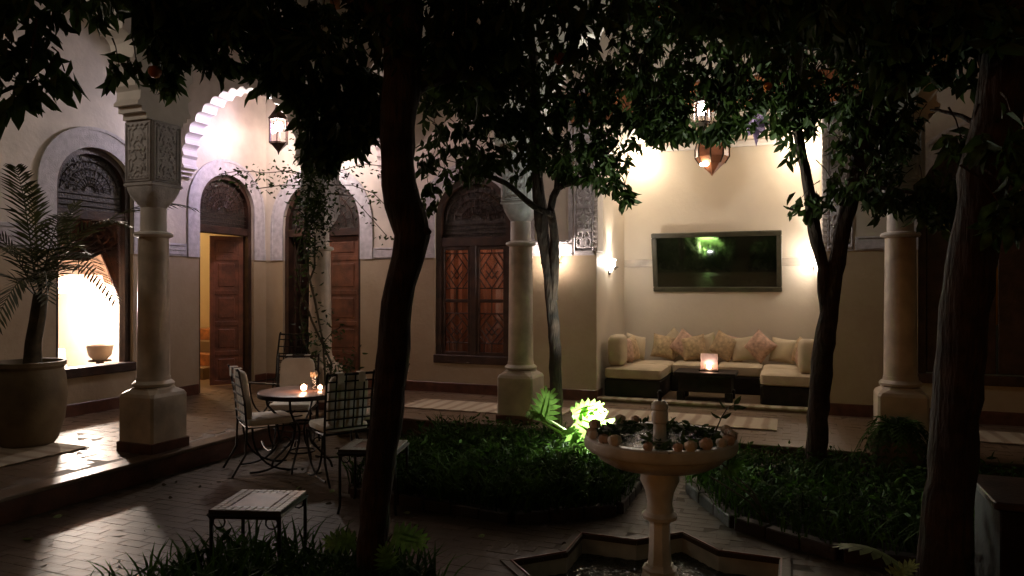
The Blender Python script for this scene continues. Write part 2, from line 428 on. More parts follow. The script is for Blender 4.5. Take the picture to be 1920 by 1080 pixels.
def ring_frame(mb, a, b, z0, zs, za, wd, t0, t1):                   # timber frame that lines an arched opening
    inner = arch(a+wd, b-wd, zs, za-wd)
    mb.prism([(a, z0)]+arch(a, b, zs, za)+[(b, z0), (b-wd, z0)]+list(reversed(inner))+[(a+wd, z0)], t0, t1)
def tracery(mb, a, b, z0, zs, za, t, rad=.008):                     # pierced screen that fills the arch: scrolls and rings
    c = (a+b)/2; r = (b-a)/2
    def pt(s, z): return (s, t, z)
    for q in np.linspace(.15, .95, 5):
        pts = [pt(c-r*q*math.cos(PI*i/16), zs+(za-zs)*q*math.sin(PI*i/16)) for i in range(17)]
        mb.tube(pts, rad, 4)
    for k in range(1, 12):
        t_ = PI*k/12; mb.tube([pt(c-r*.15*math.cos(t_), zs+(za-zs)*.15*math.sin(t_)), pt(c-r*.97*math.cos(t_), zs+(za-zs)*.97*math.sin(t_))], rad*.8, 4)
    for q in (.32, .52, .72):
        for k in range(1, 14):
            t_ = PI*k/14; cx, cz = c-r*q*math.cos(t_), zs+(za-zs)*q*math.sin(t_)
            mb.tube([pt(cx+.045*math.cos(a_), cz+.045*math.sin(a_)) for a_ in np.linspace(0, 2*PI, 9)], rad*.7, 3, cap=False)
    for zz in np.arange(z0+.05, zs, .07): mb.tube([pt(a+.03, zz), pt(b-.03, zz)], rad*.7, 3)

TH = .21
# --- left wall
lw = thing('plaster_wall', 'ivory plaster wall along the left gallery with an arched window and an arched doorway', 'wall', (XL, 5, 0))
WIN = (5.96, 7.03); DOOR = (8.16, 9.31)
aw = arch(*WIN, 2.96, 3.5); ad = arch(*DOOR, 2.93, 3.49)
MB().prism(wall_poly(-3, YB, [(*WIN, aw), (*DOOR, ad)]), 0, TH).build('wall_face', 'plaster', lw, xf=WL, world=True)
mb = MB(); mb.box(-3, DOOR[0], 0, TH, -.1, Z_SILL); mb.box(DOOR[1], YB, 0, TH, -.1, Z_SILL); mb.build('dado', 'plaster', lw, xf=WL, world=True)
mb = MB(); mb.cbox(-3, DOOR[0]-.02, -.02, .0, GZ-.02, GZ+.15, .006); mb.cbox(DOOR[1]+.02, YB-.02, -.02, .0, GZ-.02, GZ+.15, .006); mb.build('skirting', 'skirting_red', lw, xf=WL, world=True)
mb = MB(); surround(mb, *WIN, 2.96, 3.5, .22, 2.2, .23); surround(mb, *DOOR, 2.93, 3.49, .21, 2.2, .21); mb.build('arch_surround', 'stucco', lw, xf=WL, world=True)
fz = lambda a, b: .5+.5*math.sin(a*90)*math.sin(b*18)
mb = MB()
for (a, b, zt) in ((-3, WIN[0]-.25, 2.48), (WIN[1]+.25, DOOR[0]-.24, 2.38)):
    mb.cbox(a, b, -.014, .005, 2.2, zt, .005)
    for q in (.12, .45, .82): mb.cbox(a+.02, b-.02, -.022, -.012, 2.2+(zt-2.2)*q, 2.2+(zt-2.2)*q+.02, .004)
mb.cbox(DOOR[1]+.215, YB-.02, -.0141, .005, 2.2, 2.38, .005)
mb.build('frieze', 'stucco', lw, xf=WL, world=True)
# window in the left wall
wi = MB(); ring_frame(wi, *WIN, .69, 2.96, 3.5, .075, .06, .17); wi.cbox(WIN[0]-.03, WIN[1]+.03, -.03, .19, .665, .78, .008)
wi.cbox(WIN[0]+.05, WIN[1]-.05, .07, .16, 2.6, 2.72, .008); wi = wi.build('window', 'cedar_dark', lw, xf=WL, world=True)
mb = MB(); tracery(mb, *WIN, 2.72, 2.96, 3.46, .115); mb.build('fanlight_screen', 'screen_dark', wi, xf=WL, world=True)
mb = MB(); mb.prism([(WIN[0]+.06, 2.7)]+arch(WIN[0]+.06, WIN[1]-.06, 2.96, 3.44)+[(WIN[1]-.06, 2.7)], .125, .14); mb.build('fanlight', 'screen_dark', wi, xf=WL, world=True)
mb = MB(); mb.box(WIN[0]+.06, WIN[1]-.06, .10, .106, .76, 2.62); mb.build('pane', 'pane_glass', wi, xf=WL, world=True)
# doorway in the left wall
dr = MB(); ring_frame(dr, *DOOR, GZ, 2.93, 3.49, .07, .05, .2); dr.cbox(DOOR[0]+.04, DOOR[1]-.04, .06, .19, 2.58, 2.7, .008)
dr = dr.build('door', 'cedar_dark', lw, xf=WL, world=True)
mb = MB(); tracery(mb, *DOOR, 2.7, 2.93, 3.45, .10); mb.build('fanlight_screen', 'cedar_dark', dr, xf=WL, world=True)
mb = MB(); mb.prism([(DOOR[0]+.06, 2.68)]+arch(DOOR[0]+.06, DOOR[1]-.06, 2.93, 3.43)+[(DOOR[1]-.06, 2.68)], .13, .145); mb.build('fanlight', 'screen_dark', dr, xf=WL, world=True)
def door_leaf(parent, wdt, hgt, m, panels, M, xfw, label=None):
    """panelled leaf in its own frame: x across, y thickness, z up; M places it in the world"""
    st = .075; mb = MB()
    mb.cbox(0, st, -.022, .022, 0, hgt, .004); mb.cbox(wdt-st, wdt, -.022, .022, 0, hgt, .004)
    zs = [0]+list(np.cumsum(panels)/sum(panels)*hgt)
    for i, z in enumerate(zs):
        lo, hi = max(0, z-st/2), min(hgt, z+st/2)
        if i == 0: lo, hi = 0, st
        if i == len(zs)-1: lo, hi = hgt-st, hgt
        mb.cbox(st, wdt-st, -.021, .021, lo, hi, .004)
    base = wmat(parent).inverted() @ M
    leaf = mb.build('leaf', m, parent, xf=lambda p: tuple(base @ Vector(p)))
    for i in range(len(zs)-1):
        mb = MB(); a0, a1 = zs[i]+st*.45, zs[i+1]-st*.45
        mb.cbox(st*.95, wdt-st*.95, -.010, .010, a0, a1, .003); mb.cbox(st+.05, wdt-st-.05, -.02, .02, a0+.05, a1-.05, .012)
        mb.build('panel', m, parent, xf=lambda p: tuple(base @ Vector(p)))
    mb = MB(); mb.lathe([(.005, 0), (.022, .004), (.022, .012), (.008, .018)], 10); 
    mb2 = MB(); mb2.tube([(wdt-.05, -.05, hgt*.48), (wdt-.05, -.06, hgt*.48+.06)], .008, 6); mb2.tube([(wdt-.05, -.02, hgt*.48), (wdt-.05, -.05, hgt*.48)], .01, 6)
    mb2.build('handle', 'brass', parent, xf=lambda p: tuple(base @ Vector(p)))
    return leaf
def leaf_at(hx, hy, tx, ty, z):                               # hinge -> free edge direction
    a = math.atan2(ty-hy, tx-hx); return Matrix.Translation((hx, hy, z)) @ Matrix.Rotation(a, 4, 'Z')
door_leaf(dr, .50, 2.36, 'cedar_red', [1, .95, 1.0, 1.1, .7], leaf_at(XL-.15, DOOR[1]-.08, XL-.52, DOOR[1]-.56, GZ+.015), None)

# --- back wall
bw = thing('plaster_wall', 'ivory plaster wall across the back of the court with doors and windows, opening into the seating niche', 'wall', (-2, YB, 0))
D2 = (-7.76, -6.28); W3 = (-4.98, -3.76); NI = (-2.51, .37); W4 = (1.37, 3.0); NZ = 4.0
a2 = arch(*D2, 2.72, 3.5); a3 = arch(*W3, 2.76, 3.38); a4 = arch(*W4, 2.7, 3.5)
MB().prism(wall_poly(XL, 7, [(*D2, a2), (*W3, a3), (NI[0], NI[1], [(NI[0], NZ), (NI[1], NZ)]), (*W4, a4)]), 0, TH).build('wall_face', 'plaster', bw, xf=WB, world=True)
mb = MB(); mb.box(XL, D2[0], 0, TH, -.1, Z_SILL); mb.box(D2[1], NI[0], 0, TH, -.1, Z_SILL); mb.box(NI[1], 7, 0, TH, -.1, Z_SILL); mb.build('dado', 'plaster', bw, xf=WB, world=True)
mb = MB()
for a, b in ((XL+.02, D2[0]-.02), (D2[1]+.02, NI[0]), (NI[1], 7)): mb.cbox(a, b, -.02, 0, GZ-.02, GZ+.15, .006)
mb.box(NI[0]-.0, NI[0]+.02, -.018, .3, GZ-.02, GZ+.148)
mb.build('skirting', 'skirting_red', bw, xf=WB, world=True)
mb = MB(); surround(mb, *D2, 2.72, 3.5, .21, 2.2, .2); surround(mb, *W3, 2.76, 3.38, .25, 2.2, .2); surround(mb, *W4, 2.7, 3.5, .2, 2.2, .2); mb.build('arch_surround', 'stucco', bw, xf=WB, world=True)
mb = MB()
for a, b in ((D2[1]+.235, W3[0]-.275), (W3[1]+.275, NI[0]-.33), (NI[1]+.33, W4[0]-.225), (W4[1]+.225, 7)):
    mb.cbox(a, b, -.014, .005, 2.2, 2.37, .005)
    for q in (.1, .85): mb.cbox(a+.02, b-.02, -.022, -.012, 2.2+.17*q, 2.2+.17*q+.015, .004)
mb.build('frieze', 'stucco', bw, xf=WB, world=True)
# carved jambs of the niche
def arab(a, b, k=3.0):
    x = abs(a-.5)*2; y = (b*k) % 1.0; y = abs(y-.5)*2
    r1 = math.hypot(x, y); v = math.sin(9*r1+4*math.atan2(y, x+.01))*.5+.5
    s = math.sin(14*x*y+6*x)*.5+.5
    v = max(v*.8, s*.7) if r1 > .25 else .95
    edge = min(a, 1-a, b*k*.5, (1-b)*k*.5)
    if edge < .08: return 1.0
    if edge < .12: return 0.0
    return 1.0 if v > .52 else .15
for a, b in ((NI[0]-.31, NI[0]-.02), (NI[1]+.02, NI[1]+.31)):
    mb = MB(); mb.relief(a, b, 2.22, 4.5, 20, 120, lambda p, q: arab(p, q, 7), .016, -.012)
    mb.box(a, b, -.012, .004, 2.2, 4.52); mb.build('carved_jamb', 'stucco', bw, xf=WB, world=True)
mb = MB(); mb.cbox(NI[0]-.018, NI[0]+.03, -.02, .3, 2.25, NZ, .008); mb.cbox(NI[1]-.03, NI[1]+.018, -.02, .3, 2.25, NZ, .008)
for z in np.arange(2.3, 3.95, .07): mb.cbox(NI[1]-.035, NI[1]+.025, -.03, -.018, z, z+.035, .006); mb.cbox(NI[0]-.025, NI[0]+.035, -.03, -.018, z, z+.035, .006)
mb.build('jamb_moulding', 'stucco_white', bw, xf=WB, world=True)
mb = MB(); mb.cbox(NI[0]-.35, NI[1]+.35, -.06, .1, NZ+.02, NZ+.42, .02)
for i in range(16):
    s = NI[0]-.25+i*.225; mb.prism([(s, NZ+.1), (s+.08, NZ+.34), (s+.16, NZ+.1)], -.085, -.058)
mb.build('carved_lintel', 'cedar_paint', bw, xf=WB, world=True)
# panel trim on the pier between the second column and the niche
mb = MB(); mb.cbox(-2.9, -2.84, -.02, .004, 2.38, 4.5, .006); mb.cbox(-3.46, -3.40, -.02, .004, 2.38, 4.5, .006); mb.cbox(-3.40, -2.9, -.10, .004, 2.375, 2.41, .006); mb.build('panel_trim', 'stucco', bw, xf=WB, world=True)
# double door at the back
d2 = MB(); ring_frame(d2, *D2, GZ, 2.72, 3.5, .07, .05, .2); d2.cbox(D2[0]+.04, D2[1]-.04, .06, .19, 2.58, 2.7, .008); d2 = d2.build('door', 'cedar_dark', bw, xf=WB, world=True)
mb = MB(); tracery(mb, *D2, 2.7, 2.72, 3.46, .10); mb.build('fanlight_screen', 'cedar_dark', d2, xf=WB, world=True)
mb = MB(); mb.prism([(D2[0]+.06, 2.68)]+arch(D2[0]+.06, D2[1]-.06, 2.72, 3.44)+[(D2[1]-.06, 2.68)], .13, .145); mb.build('fanlight', 'screen_dark', d2, xf=WB, world=True)
door_leaf(d2, .68, 2.36, 'cedar_red', [1, .95, 1.0, 1.1, .7], leaf_at(D2[1]-.07, YB+.14, D2[1]-.85, YB+.15, GZ+.015), None)
door_leaf(d2, .5, 2.36, 'cedar_dark', [1, .95, 1.0, 1.1, .7], leaf_at(D2[0]+.08, YB+.19, D2[0]+.1, YB+.9, GZ+.015), None)
# lattice window at the back
w3 = MB(); ring_frame(w3, *W3, .66, 2.76, 3.38, .09, .03, .16); w3.cbox(W3[0]-.02, W3[1]+.02, -.02, .17, .64, .76, .008)
w3.cbox(W3[0]+.05, W3[1]-.05, .04, .15, 2.36, 2.5, .008); cx = (W3[0]+W3[1])/2; w3.cbox(cx-.045, cx+.045, .035, .13, .74, 2.38, .006); w3 = w3.build('window', 'cedar_dark', bw, xf=WB, world=True)
mb = MB(); tracery(mb, *W3, 2.5, 2.76, 3.3, .09); mb.build('fanlight_screen', 'cedar_dark', w3, xf=WB, world=True)
mb = MB(); mb.prism([(W3[0]+.08, 2.48)]+arch(W3[0]+.08, W3[1]-.08, 2.76, 3.3)+[(W3[1]-.08, 2.48)], .11, .125); mb.build('fanlight', 'screen_dark', w3, xf=WB, world=True)
def lattice(parent, a, b, z0, z1):
    mb = MB(); t0, t1 = .06, .085; fr = .05
    mb.cbox(a, a+fr, t0-.01, t1+.01, z0, z1, .004); mb.cbox(b-fr, b, t0-.01, t1+.01, z0, z1, .004)
    for z in (z0+fr/2, z1-fr/2, (z0+z1)/2): mb.cbox(a+fr, b-fr, t0-.009, t1+.009, z-fr/2, z+fr/2, .004)
    mb.build('casement', 'cedar_dark', parent, xf=WB, world=True)
    mb = MB(); r = .010
    def bar(p, q): mb.tube([(p[0], .072, p[1]), (q[0], .072, q[1])], r, 4)
    A, B_ = a+fr, b-fr; C_ = (A+B_)/2; q = (B_-A)/4
    for lo, hi in ((z0+fr, (z0+z1)/2-fr/2), ((z0+z1)/2+fr/2, z1-fr)):
        m0, m1 = lo+.17, hi-.17; H = m1-m0
        if lo < 1.5: m1 = hi-.16; m0 = lo+.13
        else: m0 = lo+.16; m1 = hi-.05
        bar((A, m0), (B_, m0)); bar((A, m1), (B_, m1))
        zz = [m0+(m1-m0)*k/4 for k in range(5)]
        for s_ in (1, -1):
            f = lambda x: C_+s_*x
            bar((f(0), zz[0]), (f(2*q), zz[2])); bar((f(2*q), zz[2]), (f(0), zz[4]))
            bar((f(-q), zz[1]), (f(q), zz[3])); bar((f(0), zz[2]+(zz[1]-zz[2])*.9), (f(q), zz[2])); bar((f(2*q), zz[1]), (f(q), zz[0])); bar((f(2*q), zz[3]), (f(q), zz[4]))
        bar((C_, lo), (C_, m0)); bar((C_, m1), (C_, hi))
        if lo < 1.5: bar((A+q*.7, lo), (A+q*.7, m0))
    mb.build('lattice', 'cedar_dark', parent, xf=WB, world=True)
lattice(w3, W3[0]+.09, cx-.045, .76, 2.36); lattice(w3, cx+.045, W3[1]-.09, .76, 2.36)
mb = MB(); mb.box(W3[0]+.08, W3[1]-.08, .10, .105, .74, 2.4); mb.build('pane', 'pane_glass', w3, xf=WB, world=True)
# dark shuttered window on the right
w4 = MB(); ring_frame(w4, *W4, .66, 2.7, 3.5, .09, .05, .18); w4.cbox(W4[0]-.02, W4[1]+.02, -.02, .19, .64, .75, .008); w4.cbox(W4[0]+.05, W4[1]-.05, .055, .17, 2.5, 2.62, .008); w4 = w4.build('window', 'cedar_dark', bw, xf=WB, world=True)
mb = MB(); mb.prism([(W4[0]+.06, 2.55)]+arch(W4[0]+.06, W4[1]-.06, 2.7, 3.44)+[(W4[1]-.06, 2.55)], .13, .145); mb.build('fanlight', 'screen_dark', w4, xf=WB, world=True)
for k in range(2):
    a = W4[0]+.1+k*.72; mb = MB(); mb.cbox(a, a+.7, .09, .13, .76, 2.48, .006); mb.build('shutter', 'cedar_dark', w4, xf=WB, world=True)

# --- seating niche
ni = thing('seating_niche', 'warm lit plaster alcove at the back of the gallery holding the sofa', 'alcove', (-1.07, 10.3, GZ))
NB = 11.38
for a, b in ((NI[0]-.3, NI[0]), (NI[1], NI[1]+.3)): MB().box(a, b, YB+TH, NB+.3, -.1, NZ+.3).build('side_wall', 'niche_plaster', ni, world=True)
mb = MB(); mb.box(NI[0]+.001, NI[1]-.001, NB, NB+.3, -.1, NZ+.3); mb.build('back_wall', 'niche_plaster', ni, world=True)
for a, b in ((NI[0]+.001, NI[0]+.006), (NI[1]-.006, NI[1]-.001)): MB().box(a, b, YB+.02, YB+TH-.001, GZ+.15, NZ).build('reveal', 'niche_plaster', ni, world=True)
mb = MB(); mb.box(NI[0]+.002, NI[1]-.002, YB+.1, NB-.002, NZ-.02, NZ+.1); mb.build('ceiling', 'niche_plaster', ni, world=True)
mb = MB(); mb.cbox(NI[0]+.003, NI[1]-.003, NB-.05, NB-.001, NZ-.12, NZ-.022, .015); mb.cbox(NI[0]+.002, NI[0]+.05, YB+TH, NB-.05, NZ-.119, NZ-.021, .015); mb.build('cornice', 'stucco_white', ni, world=True)
mb = MB(); mb.cbox(NI[0]+.003, NI[1]-.003, NB-.012, NB-.001, 2.08, 2.2, .004); mb.build('frieze', 'column_plaster', ni, world=True)
mb = MB(); mb.cbox(NI[0]+.02, NI[1]-.02, YB-.02, NB, GZ-.01, GZ+.05, .01); mb.build('floor_step', 'tile_gallery', ni, world=True)
mb = MB(); mb.cbox(NI[0]+.022, NI[1]-.022, YB-.03, YB+.14, GZ+.03, GZ+.058, .006); mb.build('step_edge', 'runner', ni, world=True)

# --- arcade: columns and lobed arches
def carved(a, b):
    x = abs(a-.5)*2; k = (b*2) % 1.0
    e = min(a, 1-a)*1.0; eb = min(b, 1-b)*2.1
    if e < .07 or eb < .07: return 1
    if e < .12 or eb < .10: return .1
    if eb < .2: return 1 if abs(math.sin(a*PI*6))*.07+.115 > eb else .1
    if e < .17: return .8
    if e < .2: return .1
    y = k
    if abs(x) < .42*(1-y)*1.1 and .55 < y < .9: return .25
    r = math.hypot(x*1.0, (y-.45)*2)
    v = math.sin(12*r-5*x)*.5+math.sin(9*x*2+11*y)*.4
    return .9 if v > -.05 else .25
def make_column(x, y, label):
    c = thing('column', label, 'column', (x, y, GZ), 0, 'columns round the gallery')
    s = .215
    mb = MB(); mb.cbox(-s-.012, s+.012, -s-.012, s+.012, -.04, .1, .008); mb.build('plinth_base', 'skirting_red', c)
    rings = []
    k = .02
    def sqr(h, z, k): return [(-h+k, -h, z), (h-k, -h, z), (h, -h+k, z), (h, h-k, z), (h-k, h, z), (-h+k, h, z), (-h, h-k, z), (-h, -h+k, z)]
    mb = MB(); mb.loft([sqr(s, .1, .02), sqr(s, .52, .02), sqr(s-.01, .55, .03), sqr(s-.05, .585, .06), sqr(s-.055, .60, .06)]); mb.build('plinth', 'column_plaster', c)
    mb = MB(); mb.lathe([(.155, .6), (.185, .612), (.19, .635), (.17, .655), (.155, .665), (.152, .7)]+[(.147-.012*i/6, .7+1.33*i/6) for i in range(7)]+[(.145, 2.04)], 28); mb.build('shaft', 'column_plaster', c, True)
    mb = MB(); mb.lathe([(.136, 2.035), (.168, 2.045), (.178, 2.06), (.168, 2.08), (.14, 2.09)], 28); mb.lathe([(.118, 2.088), (.115, 2.33)], 28); mb.build('necking', 'stucco_white', c, True)
    rings = []
    for i in range(9):                                       # capital: round below, square above
        t = i/8; h = .115+.06*math.sin(t*PI/2)**.8; e_ = 2+10*t*t; z = 2.32+.2*t
        rg = []
        for j in range(32):
            a = 2*PI*j/32; cs, sn = math.cos(a), math.sin(a)
            rr = h/(abs(cs)**e_+abs(sn)**e_)**(1/e_); rg.append((rr*cs, rr*sn, z))
        rings.append(rg)
    mb = MB(); mb.loft(rings); mb.build('capital', 'stucco', c, True)
    mb = MB(); q = .172
    mb.box(-q, q, -q, q, 2.52, 3.13)
    mb.cbox(-q-.012, q+.012, -q-.012, q+.012, 2.515, 2.545, .006)
    b = mb.build('carved_block', 'stucco', c)
    for r in range(4):
        mb = MB(); mb.relief(-q+.004, q-.004, 2.55, 3.125, 30, 60, carved, .014, -q-.001)
        M = Matrix.Rotation(r*PI/2, 3, 'Z'); mb.build('carved_panel', 'stucco', b, xf=lambda p: tuple(M @ Vector(p)))
    return c
COLS = [(-5.75, 5.22, 'pale column with a carved block, nearest of the row beside the left window'), (-5.75, 7.85, 'vine-wrapped column at the gallery corner behind the round table'),
        (-2.95, 7.85, 'pale column left of the seating niche beside the lattice window'), (.97, 7.85, 'dim column right of the seating niche behind the forked tree')]
for cxy in COLS: make_column(*cxy)
def lobed_arch(L_, rise, sp=0):
    """half-profile steps out from the block, then lobes up to a blunt point; returns points left to right, z from springing"""
    pts = [(0, 0), (.05, 0), (.05, .055), (.10, .055), (.10, .11), (.15, .11), (.15, .135), (.12, .17), (.115, .25), (.15, .29)]
    half = L_/2; n = 8; x0, z0 = .15, .29
    base = []
    for i in range(n+1):
        t = i/n; base.append((x0+(half-x0)*(1-math.cos(t*PI/2))**.85*1.0, z0+(rise-z0)*math.sin(t*PI/2)))
    for i in range(n):
        a = Vector(base[i]); b = Vector(base[i+1]); d = b-a; nr = Vector((-d.y, d.x)).normalized()
        for k in range(1, 7):
            t = k/6; pts.append(tuple(a+d*t+nr*math.sin(PI*t)*d.length*.28))
    return pts+[(L_-x, z) for x, z in reversed(pts[:-1])]
def arcade_bay(parent, a, b, xf, rise, tw=.15, top=6.6):
    z0 = GZ+3.13; p = [(a+x, z0+z) for x, z in lobed_arch(b-a, rise)]
    MB().prism(p+[(b, top), (a, top)], -tw, tw).build('lobed_arch', 'stucco_white', parent, xf=xf, world=True)
def pier(parent, s, xf, tw=.15, hw=.165, top=6.6): MB().box(s-hw, s+hw, -tw, tw, GZ+3.13, top).build('pier', 'stucco_white', parent, xf=xf, world=True)
XA = lambda p: (-5.75-p[1], p[0], p[2])
YA = lambda p: (p[0], 7.85+p[1], p[2])
ar = thing('arcade', 'white lobed arches carried by the columns along the left gallery', 'arcade', (-5.75, 5, GZ+3.1))
arcade_bay(ar, 5.22+.165, 7.85-.165, XA, 1.25); arcade_bay(ar, 1.9, 5.22-.165, XA, 1.5); pier(ar, 5.22, XA)
arcade_bay(ar, -8.09, -5.92, lambda p: (p[0], 7.85+p[1], p[2]), 1.1, .13); arcade_bay(ar, 8.02, 9.59, XA, .95, .13)
ar2 = thing('arcade', 'lobed arches across the back gallery above the tree crowns', 'arcade', (-1, 7.85, GZ+3.1))
arcade_bay(ar2, -5.75+.165, -2.95-.165, YA, 1.3); arcade_bay(ar2, -2.95+.165, .97-.165, YA, 1.6); arcade_bay(ar2, .97+.165, 4.9, YA, 1.6)
for s in (-5.75, -2.95, .97): pier(ar2, s, YA)
# gallery ceiling: boards on beams
ce = bpy.data.objects.new('gallery_ceiling', None); COL.objects.link(ce); ce['kind'] = 'structure'
mb = MB(); mb.box(-8.6, -5.6, -3, 10, 5.45, 5.6); mb.box(-5.6, 8, 7.7, 10, 5.45, 5.599); mb.build('ceiling_board', 'ceiling_wood', ce)
bm_ = MB(); bm_.cbox(-.06, .06, -1.1, 1.1, 5.28, 5.45, .01); bme = bm_.mesh('beam', 'cedar_paint')
for i in range(24): inst('beam', bme, ce, (-5.4+i*.42, 8.75, 0))
bm_ = MB(); bm_.cbox(-1.25, 1.25, -.06, .06, 5.28, 5.45, .01); bme = bm_.mesh('beam', 'cedar_paint')
for i in range(18): inst('beam', bme, ce, (-6.95, 2.0+i*.42, 0))

# --- rooms behind the openings
rm = bpy.data.objects.new('room_wall', None); COL.objects.link(rm); rm['kind'] = 'structure'
mb = MB()
mb.box(-11.2, -11.05, 4.6, 7.9, -.1, 3.7); mb.box(-11.2, XL-TH, 4.45, 4.6, -.1, 3.7); mb.box(-11.2, XL-TH, 7.7, 7.85, -.1, 3.7); mb.box(-11.2, XL-TH, 4.6, 7.7, 3.7, 3.8); mb.build('salon_wall', 'white_room', rm)
mb = MB(); mb.box(-11.05, XL-TH, 4.6, 7.7, -.1, .25); mb.build('salon_floor', 'tile_gallery', rm)
mb = MB()
mb.box(-10.6, -10.45, 7.9, 12.6, -.1, 3.7); mb.box(-10.45, XL-TH, 7.86, 7.98, -.1, 3.7); mb.box(-10.45, XL-.3, 12.5, 12.6, -.1, 3.7); mb.box(-10.45, XL-TH, 7.98, 12.5, 3.7, 3.8); mb.box(XL-TH, -5.9, YB+TH, 12.5, 3.7, 3.8)
mb.box(XL-.02, XL+.1, YB+TH, 12.5, -.1, 3.7); mb.box(-6.1, -5.95, YB+TH, 12.5, -.1, 3.7); mb.box(XL+.1, -6.1, 12.3, 12.4, -.1, 3.7)
mb.build('hall_wall', 'room_plaster', rm)
mb = MB(); mb.box(-10.45, XL-.001, 7.98, 12.3, -.1, GZ); mb.box(XL-.001, -6.1, YB+.001, 12.3, -.1, GZ-.001); mb.build('hall_floor', 'tile_gallery', rm)
mb = MB(); mb.box(-5.3, -3.4, 10.9, 11.0, -.1, 3.6); mb.box(-5.4, -5.3, YB+TH, 11, -.1, 3.6); mb.box(-3.4, -3.3, YB+TH, 11, -.1, 3.6); mb.box(-5.3, -3.4, YB+TH, 10.9, 3.5, 3.6); mb.build('bedroom_wall', 'room_plaster', rm)
# stairs seen through the left door
st = thing('staircase', 'small tiled stair inside the left doorway behind the open door leaf', 'stairs', (-9.75, 9.9, GZ))
for i in range(4):
    mb = MB(); mb.cbox(-.65, .5, -.5+i*.28, 1.2, i*.2, i*.2+.2, .006); mb.build('step', 'cedar_paint' if i % 2 else 'tile_gallery', st)

# ------------------------------------------------------------------ LAMPS
def chain(mb, z0, z1):
    k = max(2, int((z1-z0)/.05))
    for i in range(k):
        z = z0+(z1-z0)*(i+.5)/k; a = (i % 2)*PI/2
        mb.tube([(.012*math.cos(t)*math.cos(a), .012*math.cos(t)*math.sin(a), z+.03*math.sin(t)) for t in np.linspace(0, 2*PI, 9)], .003, 4, cap=False)
def lantern(loc, label, watts, col, bulb, panes, group, ztop=5.4, r=.13, h=.34):
    t = thing('hanging_lantern', label, 'lantern', loc, 0, group)
    mb = MB()
    for k in range(6):
        a = PI/3*k; mb.tube([(r*math.cos(a), r*math.sin(a), -h/2), (r*math.cos(a), r*math.sin(a), h/2)], .010, 4)
    for z in (-h/2, h/2): mb.lathe([(r-.004, z-.008), (r+.008, z-.008), (r+.008, z+.008), (r-.004, z+.008), (r-.004, z-.008)], 6, cap=False)
    mb.build('frame', 'lantern_metal', t)
    mb = MB(); mb.lathe([(r+.02, h/2+.008), (r*.9, h/2+.05), (r*.45, h/2+.14), (.05, h/2+.17), (.035, h/2+.22), (.012, h/2+.24)], 6); mb.build('cap', 'lantern_metal', t)
    mb = MB(); mb.lathe([(r-.01, -h/2-.008), (r*.55, -h/2-.06), (.02, -h/2-.12), (.004, -h/2-.17)], 6); mb.build('finial', 'lantern_metal', t)
    mb = MB(); chain(mb, h/2+.24, ztop-loc[2]); mb.build('chain', 'lantern_metal', t)
    for k, pm in enumerate(panes):
        if not pm: continue
        a, b = PI/3*k, PI/3*(k+1); q = r-.004
        mb = MB(); mb.add([(q*math.cos(a), q*math.sin(a), -h/2), (q*math.cos(b), q*math.sin(b), -h/2), (q*math.cos(b), q*math.sin(b), h/2), (q*math.cos(a), q*math.sin(a), h/2)], [(0, 1, 2, 3)])
        mb.build('pane', pm, t)
    mb = MB(); mb.lathe([(.006, h*.42-.12), (.05, h*.42-.12), (.062, h*.42-.06), (.045, h*.42-.012), (.01, h*.42)], 12); mb.build('bulb', bulb, t, True)
    lamp('lantern_light', 'POINT', (loc[0], loc[1], loc[2]+h*.42-.06), watts, col, t, .082)
    return t
LG = 'lanterns hanging in the gallery'
lantern((-6.95, 8.5, 4.02), 'glowing white lantern hanging at the gallery corner above the left door', 125, (1, .90, .84), 'bulb_cool',
        ['pane_rose', None, 'pane_rose', 'pane_violet', None, 'pane_glass'], LG, r=.135, h=.34)
lantern((-6.9, 3.3, 4.1), 'lantern hanging in the left gallery before the arched window', 28, (1, .88, .76), 'bulb_warm', ['pane_glass']*6, LG)
lantern((-.99, 8.65, 3.80), 'small lantern with a white bulb hanging in front of the seating niche', 20, (1, .87, .70), 'bulb_cool', [None]*6, LG, r=.09, h=.24)
# faceted amber lantern inside the niche
t = thing('faceted_lantern', 'faceted amber pendant lantern hanging inside the seating niche', 'lantern', (-1.03, 10.2, 3.60)); t.scale = (1.5, 1.5, 1.15)
mb = MB(); mb.lathe([(.05, .26), (.12, .2), (.15, .05), (.15, -.05), (.11, -.13), (.10, -.14), (.02, -.24), (.004, -.27)], 8); mb.build('body', 'amber_wood', t)
mb = MB()
for k in range(8):
    a = PI/4*k; mb.tube([(r_*math.cos(a), r_*math.sin(a), z) for r_, z in [(.12, .2), (.152, .05), (.152, -.05), (.112, -.13)]], .007, 4)
mb.build('ribs', 'lantern_metal', t)
mb = MB(); chain(mb, .26, NZ-.04-3.57); mb.build('chain', 'lantern_metal', t)
mb = MB(); mb.lathe([(.005, -.17), (.035, -.16), (.04, -.145), (.03, -.13)], 12, c=(-.06, -.09)); mb.build('bulb', 'bulb_warm', t, True)
